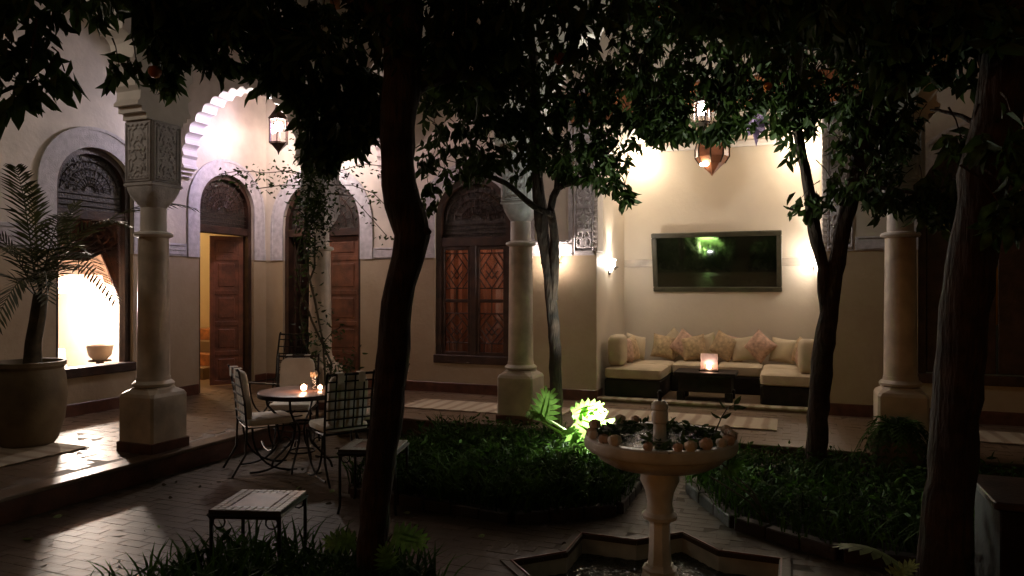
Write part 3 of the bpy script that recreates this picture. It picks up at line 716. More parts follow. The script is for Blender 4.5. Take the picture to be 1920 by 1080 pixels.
# pale star lantern
t = thing('star_lantern', 'pale lavender star lantern with downward point hanging right of the amber lantern', 'lantern', (-.40, 8.95, 3.68))
mb = MB()
dirs = [(1, 0, 0), (-1, 0, 0), (0, 1, 0), (0, -1, 0), (0, 0, 1), (0, 0, -1)]+[(a, b, c) for a in (.577, -.577) for b in (.577, -.577) for c in (.577, -.577)]
for d_ in dirs:
    d_ = Vector(d_).normalized(); a_ = d_.orthogonal().normalized(); b_ = d_.cross(a_); tip = .27 if abs(d_.z) > .9 else .2
    mb.add([a_*.075+d_*.06, b_*.075+d_*.06, a_*-.075+d_*.06, b_*-.075+d_*.06, d_*tip], [(0, 1, 4), (1, 2, 4), (2, 3, 4), (3, 0, 4)])
mb.build('star', 'lavender_glass', t); mb = MB(); chain(mb, .27, 5.4-3.68); mb.build('chain', 'lantern_metal', t)
# niche downlights
for x, lab in ((NI[0]+.28, 'bright ceiling spotlight in the left corner of the seating niche'), (NI[1]-.22, 'bright ceiling spotlight in the right corner of the seating niche')):
    t = thing('spotlight', lab, 'spotlight', (x, NB-.25, NZ-.06), 0, 'spotlights in the niche')
    mb = MB(); mb.lathe([(.02, .04), (.045, .03), (.05, -.06), (.042, -.08)], 14); mb.build('housing', 'lantern_metal', t, True)
    mb = MB(); mb.lathe([(.038, -.0815), (.038, -.085)], 14); mb.build('lens', 'bulb_warm', t)
    lamp('spot_light', 'POINT', (x, NB-.3, NZ-.24), 8, (1, .88, .72), t, .05)
# wall sconces: half-bowls of plaster or tin throwing light upward
def sconce(loc, rz, label, watts, col, up=70, glass='sconce_glass'):
    t = thing('wall_sconce', label, 'wall lamp', loc, rz, 'sconces on the gallery walls')
    mb = MB(); rings = []
    for r_, z in [(.03, -.10), (.055, -.06), (.075, 0), (.10, .09), (.095, .09), (.068, 0), (.045, -.05)]:
        rings.append([(r_*math.cos(a), -abs(r_*math.sin(a))*1.0, z) for a in np.linspace(0, PI, 12)])
    o = 0
    for i in range(len(rings)-1):
        mb.add(rings[i]+rings[i+1], [(j, j+1, 13+j, 12+j) for j in range(11)])
    mb.build('shade', glass, t, True)
    mb = MB(); mb.cbox(-.05, .05, -.012, 0, -.14, .03, .004); mb.cbox(-.16, .16, -.10, -.085, -.03, -.015, .004); mb.tube([(-.12, -.09, -.02), (0, -.09, -.06), (.12, -.09, -.02)], .008, 5); mb.build('bracket', 'lantern_metal', t)
    mb = MB(); mb.lathe([(.01, -.02), (.03, 0), (.032, .04), (.02, .08)], 10, c=(0, -.055)); mb.build('bulb', 'bulb_cool', t, True)
    M = wmat(t); lamp('sconce_light', 'POINT', M @ Vector((0, -.075, .06)), watts, col, t, .045)
    lamp('sconce_uplight', 'SPOT', M @ Vector((0, -.06, .10)), watts*2.2, col, t, .03, M @ Vector((0, -.06, 2)), up, .7)
sconce((NI[0]+.006, 10.35, 2.08), PI/2, 'bright sconce on the left side wall of the seating niche', 13, (1, .90, .78))
sconce((NI[1]-.006, 11.15, 2.08), -PI/2, 'bright sconce on the right side wall of the seating niche', 13, (1, .90, .78))
sconce((-3.12, YB-.002, 2.12), 0, 'sconce on the pier between the second column and the niche', 34, (1, .80, .70), 75)
# garden uplight in the bed
UPL = Vector((-1.68, 6.62, .24))
t = thing('garden_uplight', 'glaring garden spotlight on the ground beside the slim tree', 'spotlight', UPL)
mb = MB(); mb.lathe([(.03, -.2), (.03, -.05), (.06, -.03), (.068, .05), (.06, .052), (.052, .03)], 14); mb.build('housing', 'iron', t, True)
mb = MB(); mb.lathe([(.053, .031), (.05, .034)], 14); mb.build('lens', 'led_white', t)
lamp('uplight_beam', 'SPOT', UPL+Vector((0, -.03, .06)), 250, (.92, 1, .86), t, .04, UPL+Vector((.12, -.15, 1.5)), 92, .8)
lamp('uplight_spill', 'SPOT', (-1.80, 6.74, .40), 70, (.92, 1, .86), t, .05, (-1.62, 5.6, .25), 150, .4)

# ------------------------------------------------------------------ left salon seen through the window
t = thing('pendant_lamp', 'lit rose pendant lamp shade hanging behind the left arched window', 'lamp', (-9.2, 7.1, .25))
mb = MB(); mb.tube([(0, 0, 1.66), (0, 0, 3.44)], .008, 6); mb.build('cord', 'iron', t)
mb = MB(); mb.lathe([(.34, 1.43), (.28, 1.68)], 28, cap=False); mb.build('lamp_shade', 'shade_cloth', t, True)
mb = MB(); mb.lathe([(.01, 1.36), (.035, 1.40), (.03, 1.46)], 12); mb.build('bulb', 'bulb_warm', t, True)
lamp('salon_light', 'POINT', (-9.2, 7.1, 1.58), 120, (1, .84, .74), t, .08)
t = thing('side_table', 'round white clothed table inside the left window', 'table', (-9.9, 6.9, .25))
mb = MB(); mb.lathe([(.5, 0), (.45, .35), (.42, .6), (.42, .63), (.0, .632)], 28, cap=False); mb.build('tablecloth', 'cushion_white', t, True)
t = thing('armchair', 'dark wicker chair back inside the left window, at its left edge', 'chair', (-8.85, 6.42, .25), 2.2)
mb = MB(); mb.cbox(-.3, .3, -.28, .28, .36, .46, .02); mb.build('seat', 'wicker', t)
mb = MB(); mb.cbox(-.3, .3, .24, .32, .46, .95, .02); mb.build('backrest', 'wicker', t)
for sx in (-1, 1):
    for sy in (-1, 1): mb = MB(); mb.tube([(sx*.26, sy*.24, 0), (sx*.26, sy*.24, .38)], .025, 6); mb.build('leg', 'wicker', t)
t = thing('bowl_planter', 'pale round planter standing on the sill inside the left window', 'planter', (-8.72, 7.04, .78))
mb = MB(); mb.lathe([(.08, 0), (.14, .06), (.17, .2), (.165, .2), (.12, .07), (.03, .03)], 24); mb.build('bowl', 'ceramic_pale', t, True)
mb = MB(); mb.lathe([(.16, -.53), (.16, -.5), (.05, -.48), (.05, -.03), (.14, -.02), (.14, 0)], 16); mb.build('stand', 'wicker', t, True)
# draped curtain
t = thing('curtain', 'brown curtain tied back to the right side of the left window', 'curtain', (XL-.45, 6.9, .8))
def drape(rows, nfold, depth, parent, m, name):
    mb = MB(); nn = 40; rg = []
    for (z, s0, s1) in rows:
        rg.append([(XL-.42-depth*.5+depth*math.sin(nfold*2*PI*j/nn+z)*.5, s0+(s1-s0)*j/nn, z) for j in range(nn+1)])
    for i in range(len(rg)-1): mb.add(rg[i]+rg[i+1], [(j, j+1, nn+2+j, nn+1+j) for j in range(nn)])
    mb.build(name, m, parent, True, world=True)
rows = [(2.75, 6.35, 7.65), (2.45, 6.72, 7.65), (2.2, 6.9, 7.64), (2.0, 7.0, 7.62), (1.75, 7.1, 7.6), (1.5, 7.22, 7.6), (1.3, 7.33, 7.58), (1.2, 7.36, 7.56), (1.0, 7.34, 7.58), (.7, 7.32, 7.6), (.3, 7.32, 7.62)]
drape(rows, 7, .07, t, 'curtain_brown', 'drape')
drape([(2.75, 5.5, 7.5), (2.45, 5.5, 7.5), (2.3, 5.5, 7.2), (2.2, 5.5, 6.9), (2.1, 5.5, 6.7)], 11, .05, t, 'curtain_brown', 'valance')
# rose curtain behind the lattice window
t = thing('curtain', 'rose curtain drawn behind the lattice window', 'curtain', (-4.37, YB+.35, .7))
mb = MB(); nn = 60; rg = [[(-5.2+1.66*j/nn, YB+.33+.03*math.sin(j*1.25), z) for j in range(nn+1)] for z in (.5, 1.5, 2.45)]
for i in range(2): mb.add(rg[i]+rg[i+1], [(j, j+1, nn+2+j, nn+1+j) for j in range(nn)])
mb.build('drape', 'curtain_rose', t, True, world=True)
t = thing('ceiling_lamp', 'dim lamp glowing behind the rose curtain of the lattice window', 'lamp', (-4.3, 10.6, 3.3))
mb = MB(); mb.lathe([(.02, .2), (.10, .02), (.16, -.12)], 16, cap=False); mb.build('lamp_shade', 'shade_cloth', t, True); mb = MB(); mb.lathe([(.01, -.08), (.03, -.05), (.02, 0)], 10); mb.build('bulb', 'bulb_warm', t, True)
lamp('bedroom_light', 'POINT', (-4.3, 10.6, 2.4), 9, (1, .62, .46), t, .1)
t = thing('ceiling_lamp', 'warm lamp lighting the hall inside the left doorway', 'lamp', (-9.6, 9.3, 3.5))
mb = MB(); mb.lathe([(.02, .2), (.10, .02), (.16, -.12)], 16, cap=False); mb.build('lamp_shade', 'shade_cloth', t, True); mb = MB(); mb.lathe([(.01, -.08), (.03, -.05), (.02, 0)], 10); mb.build('bulb', 'bulb_warm', t, True)
lamp('hall_light', 'POINT', (-9.6, 9.2, 3.3), 50, (1, .74, .42), t, .1)

# ------------------------------------------------------------------ NICHE FURNITURE
def cushion(w_, d_, h_, e1=.28, e2=.6, nu=20, nv=10):           # soft superellipsoid block centred at the origin
    mb = MB(); rings = []
    sg = lambda x, p: math.copysign(abs(x)**p, x)
    for i in range(1, nv):
        ph = -PI/2+PI*i/nv; rings.append([(w_/2*sg(math.cos(ph), e2)*sg(math.cos(2*PI*j/nu), e1), d_/2*sg(math.cos(ph), e2)*sg(math.sin(2*PI*j/nu), e1), h_/2*sg(math.sin(ph), e2)) for j in range(nu)])
    mb.loft(rings); return mb
def pillow_mesh(name, s, th, m):
    """square scatter cushion, pinched corners, standing in the x-z plane"""
    mb = MB(); n = 12; o = 0
    for sd in (1, -1):
        vs = []
        for i in range(n+1):
            for j in range(n+1):
                a, b = i/n*2-1, j/n*2-1
                f = ((1-a*a)*(1-b*b))**.38; pin = 1-.10*(1-abs(a))*abs(b)**3 if 0 else 1
                x = a*s/2*(1-.09*(1-b*b)); z = b*s/2*(1-.09*(1-a*a))
                vs.append((x, sd*th/2*f, z))
        mb.add(vs, [(i*(n+1)+j, i*(n+1)+j+1, (i+1)*(n+1)+j+1, (i+1)*(n+1)+j) for i in range(n) for j in range(n)])
    me = mb.mesh(name, m, True); return me
FZ = GZ+.05
sofa = thing('corner_sofa', 'U-shaped low sofa with cream seat cushions filling the lit niche', 'sofa', (-1.07, 10.4, FZ))
X0, X1, YF, YK = NI[0]+.07, NI[1]-.04, YB+.2, NB-.03
mb = MB(); mb.cbox(X0, X0+.78, YF, YK, FZ, FZ+.24, .012); mb.cbox(X1-.72, X1, YF, YK, FZ, FZ+.24, .012); mb.cbox(X0+.78, X1-.72, YK-.72, YK, FZ, FZ+.239, .012); mb.build('base', 'sofa_wood', sofa, world=True)
def seat(cx_, cy_, w_, d_):
    me = cushion(w_, d_, .17, .18, .35, 32, 10); me.build('seat_cushion', 'cushion_cream', sofa, True, xf=lambda p: (p[0]+cx_, p[1]+cy_, p[2]+FZ+.32), world=True)
seat(X0+.39, YF+.35, .80, .74); seat(X0+.39, YF+1.0, .79, .6); seat(X1-.36, YF+.35, .74, .74); seat(X1-.36, YF+1.0, .73, .6)
for i in range(2): wd = (X1-X0-1.5)/2; seat(X0+.78+wd*(i+.5), YK-.36, wd-.01, .72)
# bolsters
bme = cushion(.24, .38, .44, .6, .45, 24, 14).mesh('bolster', 'cushion_cream', True)
for x, lab in ((X0+.13, 'cream upright bolster at the front of the left sofa arm'), (X1-.15, 'cream upright bolster at the front of the right sofa arm')):
    o = bpy.data.objects.new('bolster', bme); COL.objects.link(o); o.location = (x, YF+.25, FZ+.62); o['label'] = lab; o['category'] = 'bolster'; o['group'] = 'bolsters on the niche sofa'
pm = {m_: pillow_mesh('scatter_cushion', .37, .17, m_) for m_ in ('pillow_ochre', 'pillow_rose', 'cushion_cream')}
PL = [ # x, y, spin, yaw, material, label
 (X0+.17, YF+.58, .15, 1.35, 'pillow_rose', 'rose scatter cushion just behind the left bolster'), (X0+.20, YF+.80, -.1, 1.25, 'pillow_ochre', 'ochre scatter cushion leaning second behind the left bolster'),
 (X0+.22, YF+1.06, .25, .9, 'cushion_cream', 'cream cushion in the back left corner of the sofa'), (X0+.60, YK-.2, .15, .12, 'pillow_ochre', 'ochre cushion, first along the sofa back from the left'),
 (X0+.92, YK-.25, .6, -.05, 'pillow_rose', 'tilted rose cushion, second along the sofa back from the left'), (X0+1.22, YK-.18, -.3, .05, 'cushion_cream', 'cream cushion, third along the sofa back from the left'),
 (X0+1.48, YK-.22, .5, 0, 'pillow_ochre', 'ochre cushion on the sofa back directly behind the paper lantern'), (X0+1.76, YK-.2, -.15, .04, 'cushion_cream', 'cream cushion just right of the one behind the paper lantern'),
 (X1-.78, YK-.24, .72, 0, 'pillow_rose', 'rose cushion standing on its corner near the right of the sofa back'), (X1-.46, YK-.2, .1, -.2, 'cushion_cream', 'cream cushion, last along the sofa back before the right corner'),
 (X0+1.06, YK-.3, -.2, .1, 'pillow_ochre', 'ochre cushion leaning in front between the second and third cushions of the sofa back'), (X0+1.60, YK-.13, .2, .0, 'pillow_rose', 'rose cushion tucked behind, right of the paper lantern on the sofa back'), (X0+.74, YK-.12, .75, .05, 'cushion_cream', 'cream cushion tucked behind on its corner, near the left of the sofa back'),
 (X1-.2, YF+1.05, .2, -1.0, 'pillow_ochre', 'ochre cushion in the back right corner of the sofa'), (X1-.18, YF+.82, -.1, -1.3, 'cushion_cream', 'cream cushion leaning second behind the right bolster'),
 (X1-.2, YF+.6, .2, -1.35, 'pillow_rose', 'rose cushion just behind the right bolster')]
for x, y, sp, yw, m_, lab in PL:
    o = bpy.data.objects.new('scatter_cushion', pm[m_]); COL.objects.link(o); o.location = (x, y, FZ+.40+.182*(abs(math.cos(sp))+abs(math.sin(sp)))*.96)
    o.rotation_euler = (Matrix.Rotation(yw, 3, 'Z') @ Matrix.Rotation(-.22, 3, 'X') @ Matrix.Rotation(sp, 3, 'Y')).to_euler(); o['label'] = lab; o['category'] = 'cushion'; o['group'] = 'scatter cushions on the niche sofa'
t = thing('coffee_table', 'low dark wood coffee table in front of the niche sofa', 'table', (-1.09, 10.02, FZ))
mb = MB(); mb.cbox(-.4, .4, -.27, .27, .33, .38, .006); mb.build('tabletop', 'sofa_wood', t)
mb = MB(); mb.cbox(-.34, .34, -.22, .22, .12, .329, .006); mb.build('apron', 'sofa_wood', t)
for sx in (-1, 1):
    for sy in (-1, 1): mb = MB(); mb.cbox(sx*.31-.05, sx*.31+.05, sy*.19-.05, sy*.19+.05, 0, .12, .006); mb.build('leg', 'sofa_wood', t)
t = thing('paper_lantern', 'glowing square paper candle lantern on the dark coffee table', 'lantern', (-1.05, 10.03, FZ+.38))
mb = MB(); mb.box(-.11, .11, .0, .006, .02, .235); mb.box(-.11, -.104, -.05, .0, .02, .235); mb.box(.104, .11, -.05, 0, .02, .235); mb.build('screen', 'paper', t)
mb = MB(); mb.box(-.13, .13, -.08, .03, 0, .018); mb.build('tray', 'sofa_wood', t)
mb = MB(); mb.lathe([(.03, .018), (.052, .04), (.055, .09), (.05, .09), (.045, .04), (.01, .03)], 16, c=(0, -.03)); mb.build('cup', 'candle_glass', t, True)
mb = MB(); mb.lathe([(.004, .03), (.028, .04), (.03, .06), (.012, .085)], 10, c=(0, -.03)); mb.build('flame', 'flame', t, True)
lamp('candle_light', 'POINT', (-1.05, 9.985, FZ+.46), .7, (1, .68, .58), t, .02)
# dark picture leaning out from the wall, under glass
t = thing('framed_picture', 'long dark framed picture under reflecting glass on the niche wall', 'picture', (-1.09, NB-.01, 1.70)); t.rotation_euler = (math.radians(13.3), 0, 0)
mb = MB(); w2, h2 = .945, .92
mb.cbox(-w2, w2, -.05, 0, 0, .075, .01); mb.cbox(-w2, w2, -.05, 0, h2-.075, h2, .01); mb.cbox(-w2, -w2+.075, -.049, 0, .075, h2-.075, .01); mb.cbox(w2-.075, w2, -.049, 0, .075, h2-.075, .01); mb.build('frame', 'mirror_frame', t)
mb = MB(); mb.box(-w2+.05, w2-.05, -.022, -.014, .05, h2-.05); mb.build('glass', 'dark_glass', t)
# woven runners
def runner(x0_, x1_, y0_, y1_, z, label):
    mb = MB(); n1, n2 = 40, 6; cx_, cy_ = (x0_+x1_)/2, (y0_+y1_)/2
    def pt(i, j, dz): return ((x0_-cx_)+(x1_-x0_)*i/n1, (y0_-cy_)+(y1_-y0_)*j/n2+.012*math.sin(i*1.7+j), dz+.003*math.sin(i*2.3)*math.sin(j*1.9+1))
    vs = [pt(i, j, .010) for i in range(n1+1) for j in range(n2+1)]+[pt(i, j, .001) for i in range(n1+1) for j in range(n2+1)]; K = (n1+1)*(n2+1)
    fs = [(i*(n2+1)+j, (i+1)*(n2+1)+j, (i+1)*(n2+1)+j+1, i*(n2+1)+j+1) for i in range(n1) for j in range(n2)]
    for i in range(n1):
        for j in (0, n2): a, b = i*(n2+1)+j, (i+1)*(n2+1)+j; fs.append((a, b, b+K, a+K))
    for j in range(n2):
        for i in (0, n1): a, b = i*(n2+1)+j, i*(n2+1)+j+1; fs.append((a, b, b+K, a+K))
    mb.add(vs, fs); o = mb.build('runner_rug', 'runner', None, True); o.location = (cx_, cy_, z+.008); o['label'] = label; o['category'] = 'rug'; o['group'] = 'woven runners on the gallery floor'; return o
runner(-2.35, -.16, 8.28, 8.98, GZ, 'striped cream and brown runner rug before the seating niche'); runner(-4.75, -2.6, 8.15, 8.85, GZ, 'striped runner rug below the lattice window')
runner(1.55, 3.2, 8.4, 9.05, GZ, 'pale runner rug on the dim gallery floor at far right')
o = runner(-.9, .9, -.38, .38, GZ, 'pale rug on the left gallery floor beside the big pot'); o.location = (-6.72, 4.1, GZ+.008); o.rotation_euler = (0, 0, PI/2)

# ------------------------------------------------------------------ FOUNTAIN
ft = thing('fountain', 'pale marble tiered fountain rising from the star-shaped pool', 'fountain', (STAR_C[0], STAR_C[1], -.125))
ft.scale = (1, 1, 1.065)
mb = MB(); mb.lathe([(.13, -.3), (.135, .06+0), (.13, .10), (.11, .17), (.10, .20), (.105, .215), (.085, .225), (.08, .24)], 8, ph=PI/8); mb.build('pedestal', 'marble', ft)
mb = MB(); mb.lathe([(.072, .22), (.066, .3), (.06, .46), (.066, .475)], 8, ph=PI/8); mb.build('shaft', 'marble', ft)
mb = MB(); mb.lathe([(.066, .475), (.10, .49), (.105, .51), (.08, .53), (.072, .58), (.085, .64), (.115, .70), (.11, .74), (.105, .768)], 24); mb.build('baluster', 'marble', ft, True)
Rb = .44
mb = MB(); mb.lathe([(.10, .760), (.20, .770), (.30, .793), (.36, .825), (.385, .855), (.392, .868), (.43, .875), (Rb, .884), (Rb+.005, .905), (Rb, .935), (Rb-.012, .945), (Rb-.05, .945), (Rb-.06, .935), (Rb-.10, .89), (.2, .82), (.02, .81)], 48); mb.build('bowl', 'marble', ft, True)
mb = MB(); mb.lathe([(.06, .82), (.055, .88), (.04, .91), (.037, 1.01), (.046, 1.02), (.049, 1.07), (.042, 1.085), (.05, 1.095), (.049, 1.12), (.03, 1.138)], 20); mb.build('spout', 'marble', ft, True)
mb = MB(); mb.lathe([(.011, 1.13), (.011, 1.175), (.016, 1.18), (.008, 1.195)], 10); mb.build('nozzle', 'iron', ft, True)
mb = MB(); mb.add([((Rb-.075)*math.cos(a), (Rb-.075)*math.sin(a), .918) for a in np.linspace(0, 2*PI, 40, endpoint=False)], [tuple(range(40))]); mb.build('bowl_water', 'water', ft)
# roses on the rim
def rose_mesh(m_):
    """full round rose: cupped petals in three whorls round a bud"""
    mb = MB(); R_ = .036
    for wh, (k_, op) in enumerate(((3, .55), (5, .8), (6, 1.0))):
        for k in range(k_):
            a0 = 2*PI*k/k_+wh*.7; q = []
            for i in range(5):
                for j in range(5):
                    a = a0+(i/4-.5)*2*PI/k_*1.35; ph = -1.2+j/4*(2.55-op*.75); rr = R_*(.35+.65*op)*(1+.06*math.sin(i*2.1+wh)+.10*(j == 4)*op)
                    q.append((rr*math.cos(ph)*math.cos(a), rr*math.cos(ph)*math.sin(a), .03+R_*.95*math.sin(ph)*(1.1-.1*op)))
            mb.add(q, [(i*5+j, i*5+j+1, (i+1)*5+j+1, (i+1)*5+j) for i in range(4) for j in range(4)])
    return mb.mesh('rose', m_, True)
rm1, rm2 = rose_mesh('flower'), rose_mesh('flower_white'); random.seed(11)
ORD = ['first', 'second', 'third', 'fourth', 'fifth', 'sixth', 'seventh', 'eighth', 'ninth', 'tenth', 'eleventh', 'twelfth', 'thirteenth', 'fourteenth', 'fifteenth']
ROSE_L = ['pale rose head, %s from the left along the near rim of the fountain bowl' % q for q in ORD]+['pale rose head behind the fountain spout on the far rim, rightmost of three', 'pale rose head behind the fountain spout on the far rim, middle of three', 'pale rose head on the far left rim of the fountain bowl']
spots = [(-176, 'f'), (-168, 'w'), (-152, 'f'), (-138, 'w'), (-110, 'f'), (-88, 'f'), (-78, 'w'), (-63, 'f'), (-48, 'w'), (-36, 'f'), (-28, 'w'), (-20, 'f'), (-12, 'w'), (-3, 'f'), (8, 'w'), (100, 'f'), (115, 'w'), (150, 'f')]
for k, (a, c_) in enumerate(spots):
    a = math.radians(a)+YAW
    o = bpy.data.objects.new('rose', rm1 if c_ == 'f' else rm2); COL.objects.link(o); rr = Rb-.028+random.uniform(-.01, .006)
    o.location = (STAR_C[0]+rr*math.cos(a), STAR_C[1]+rr*math.sin(a), -.125+.942*1.065); sc_ = random.uniform(.75, 1.05); o.scale = (sc_, sc_, sc_); o.rotation_euler = (random.uniform(-.25, .25), random.uniform(-.25, .25), random.uniform(0, 6))
    o['category'] = 'flower'; o['group'] = 'roses laid along the fountain rim'; o['label'] = ROSE_L[k]

# ------------------------------------------------------------------ FOLIAGE TOOLS
def leaf_arrays(pos, dirs, length, width, fold=.25, droop=.25):
    """arrays of pointed leaves, folded along the midrib: eight vertices and six faces each"""
    n = len(pos); d = dirs/np.linalg.norm(dirs, axis=1)[:, None]
    r = rng.normal(size=(n, 3)); wv = np.cross(d, r); wv /= np.linalg.norm(wv, axis=1)[:, None]; nv = np.cross(wv, d)
    Ls = length[:, None]; Ws = width[:, None]
    def pt(t, s_, h): return pos+d*Ls*t+wv*Ws*s_+nv*(Ws*h)
    V = np.stack([pt(0, 0, 0), pt(.33, -.5, fold), pt(.33, 0, 0), pt(.33, .5, fold), pt(.72, -.36, fold*.7-droop*.3), pt(.72, 0, -droop*.3), pt(.72, .36, fold*.7-droop*.3), pt(1, 0, -droop)], axis=1)
    return V.reshape(-1, 3)
LF = [(0, 2, 1), (0, 3, 2), (1, 2, 5, 4), (2, 3, 6, 5), (4, 5, 7), (5, 6, 7)]
def leaves_mesh(name, V, m):
    n = len(V)//8; me = bpy.data.meshes.new(name)
    tri = np.array([(0, 2, 1), (0, 3, 2), (1, 2, 5), (1, 5, 4), (2, 3, 6), (2, 6, 5), (4, 5, 7), (5, 6, 7)])
    Fx = (tri[None]+(np.arange(n)*8)[:, None, None]).reshape(-1)
    me.vertices.add(len(V)); me.vertices.foreach_set('co', V.astype(np.float32).ravel())
    me.loops.add(len(Fx)); me.loops.foreach_set('vertex_index', Fx.astype(np.int32))
    nf = len(Fx)//3; me.polygons.add(nf); me.polygons.foreach_set('loop_start', (np.arange(nf)*3).astype(np.int32)); me.polygons.foreach_set('loop_total', np.full(nf, 3, np.int32))
    me.update(calc_edges=True); me.materials.append(MATS[m]); return me
def blades(name, poly, n, h, wd, m, parent=None, lean=.5, label=None):
    """strap leaves that arch outward, three segments each"""
    xs = [p[0] for p in poly]; ys = [p[1] for p in poly]; P_ = []
    while len(P_) < n:
        q = (random.uniform(min(xs), max(xs)), random.uniform(min(ys), max(ys)))
        if inside(q, poly): P_.append(q)
    P_ = np.array(P_); N = len(P_)
    cl = P_+0; k = rng.integers(0, N, N); P_ = cl*.35+cl[k//9*9 % N]*.65 if 0 else P_+rng.normal(0, .02, (N, 2))
    a = rng.uniform(0, 2*PI, N); H = h*rng.uniform(.5, 1.15, N); ln = lean*rng.uniform(.4, 1.4, N)*H
    dx, dy = np.cos(a), np.sin(a); V = []
    for t, ww in ((0, .6), (.4, 1), (.75, .8), (1, .05)):
        cx_ = P_[:, 0]+dx*ln*t**1.8*1.2; cy_ = P_[:, 1]+dy*ln*t**1.8*1.2; cz_ = .06+H*(t-.32*t**3*ln/H)
        for sd in (-1, 1): V.append(np.stack([cx_-dy*wd*ww*.5*sd, cy_+dx*wd*ww*.5*sd, cz_], axis=1))
    V = np.stack(V, axis=1).reshape(-1, 3)
    q = np.array([(0, 1, 3), (0, 3, 2), (2, 3, 5), (2, 5, 4), (4, 5, 7), (4, 7, 6)]); Fx = (q[None]+(np.arange(N)*8)[:, None, None]).reshape(-1)
    me = bpy.data.meshes.new(name); me.vertices.add(len(V)); me.vertices.foreach_set('co', V.astype(np.float32).ravel()); me.loops.add(len(Fx)); me.loops.foreach_set('vertex_index', Fx.astype(np.int32))
    nf = len(Fx)//3; me.polygons.add(nf); me.polygons.foreach_set('loop_start', (np.arange(nf)*3).astype(np.int32)); me.polygons.foreach_set('loop_total', np.full(nf, 3, np.int32)); me.update(calc_edges=True); me.materials.append(MATS[m])
    o = bpy.data.objects.new(name, me); COL.objects.link(o); o['kind'] = 'stuff'; return o

# ------------------------------------------------------------------ PLANTING BEDS
for key, poly in BEDS.items():
    bed = bpy.data.objects.new('planting_bed', None); COL.objects.link(bed); bed['kind'] = 'structure'
    mb = MB(); mb.flat(poly, -.05, .06); mb.build('soil', 'soil', bed)
    n = len(poly)
    for i in range(n):                                         # brick-on-edge curb
        a, b = Vector(poly[i]), Vector(poly[(i+1) % n]); d = b-a; k = max(1, int(d.length/.23)); nr = Vector((d.y, -d.x)).normalized()
        vis = False
        for j in range(k):
            p = a+d*((j+.5)/k); pr = proj(p.x, p.y, .1)
            if pr is None or not (-150 < pr[0] < 2070 and pr[1] < 1150): continue
            M = Matrix.Translation((p.x+nr.x*.03, p.y+nr.y*.03, 0)) @ Matrix.Rotation(math.atan2(d.y, d.x), 4, 'Z')
            h_ = random.uniform(.082, .092); hl = d.length/k/2-.004
            mb = MB(); mb.cbox(-hl, hl, -.05, .045, -.02, h_, .008); mb.build('curb_brick', 'curb_brick', bed, xf=lambda q: tuple(M @ Vector(q)))
blades('grass', grow(BEDS['nw'], .07), 4600, .32, .014, 'grass', lean=.7); blades('grass', grow(BEDS['ne'], .08), 4900, .26, .013, 'grass', lean=.7)
blades('grass', grow(BEDS['sw'], .05), 2700, .30, .016, 'grass', lean=.6); blades('grass', BEDS['se'], 1200, .26, .014, 'grass', lean=.7)
def cover(poly, n, zr, ln, wd):
    xs = [p[0] for p in poly]; ys = [p[1] for p in poly]; P_ = []
    while len(P_) < n:
        q = (random.uniform(min(xs), max(xs)), random.uniform(min(ys), max(ys)))
        if inside(q, poly): P_.append((*q, random.uniform(*zr)))
    P_ = np.array(P_); D = rng.normal(size=(n, 3)); D[:, 2] = np.abs(D[:, 2])*.5
    o = bpy.data.objects.new('ground_cover', leaves_mesh('ground_cover', leaf_arrays(P_, D, rng.uniform(*ln, n), rng.uniform(*wd, n)), 'grass')); COL.objects.link(o); o['kind'] = 'stuff'
cover([(-2.1, 5.2), (-1.33, 5.55), (-1.33, 6.5), (-2.1, 6.6)], 900, (.1, .3), (.05, .1), (.02, .035)); cover(grow(BEDS['nw'], .05), 1500, (.12, .36), (.05, .11), (.018, .036)); cover(BEDS['ne'], 2600, (.1, .33), (.05, .09), (.018, .03)); cover(BEDS['sw'], 900, (.08, .26), (.08, .15), (.02, .035))

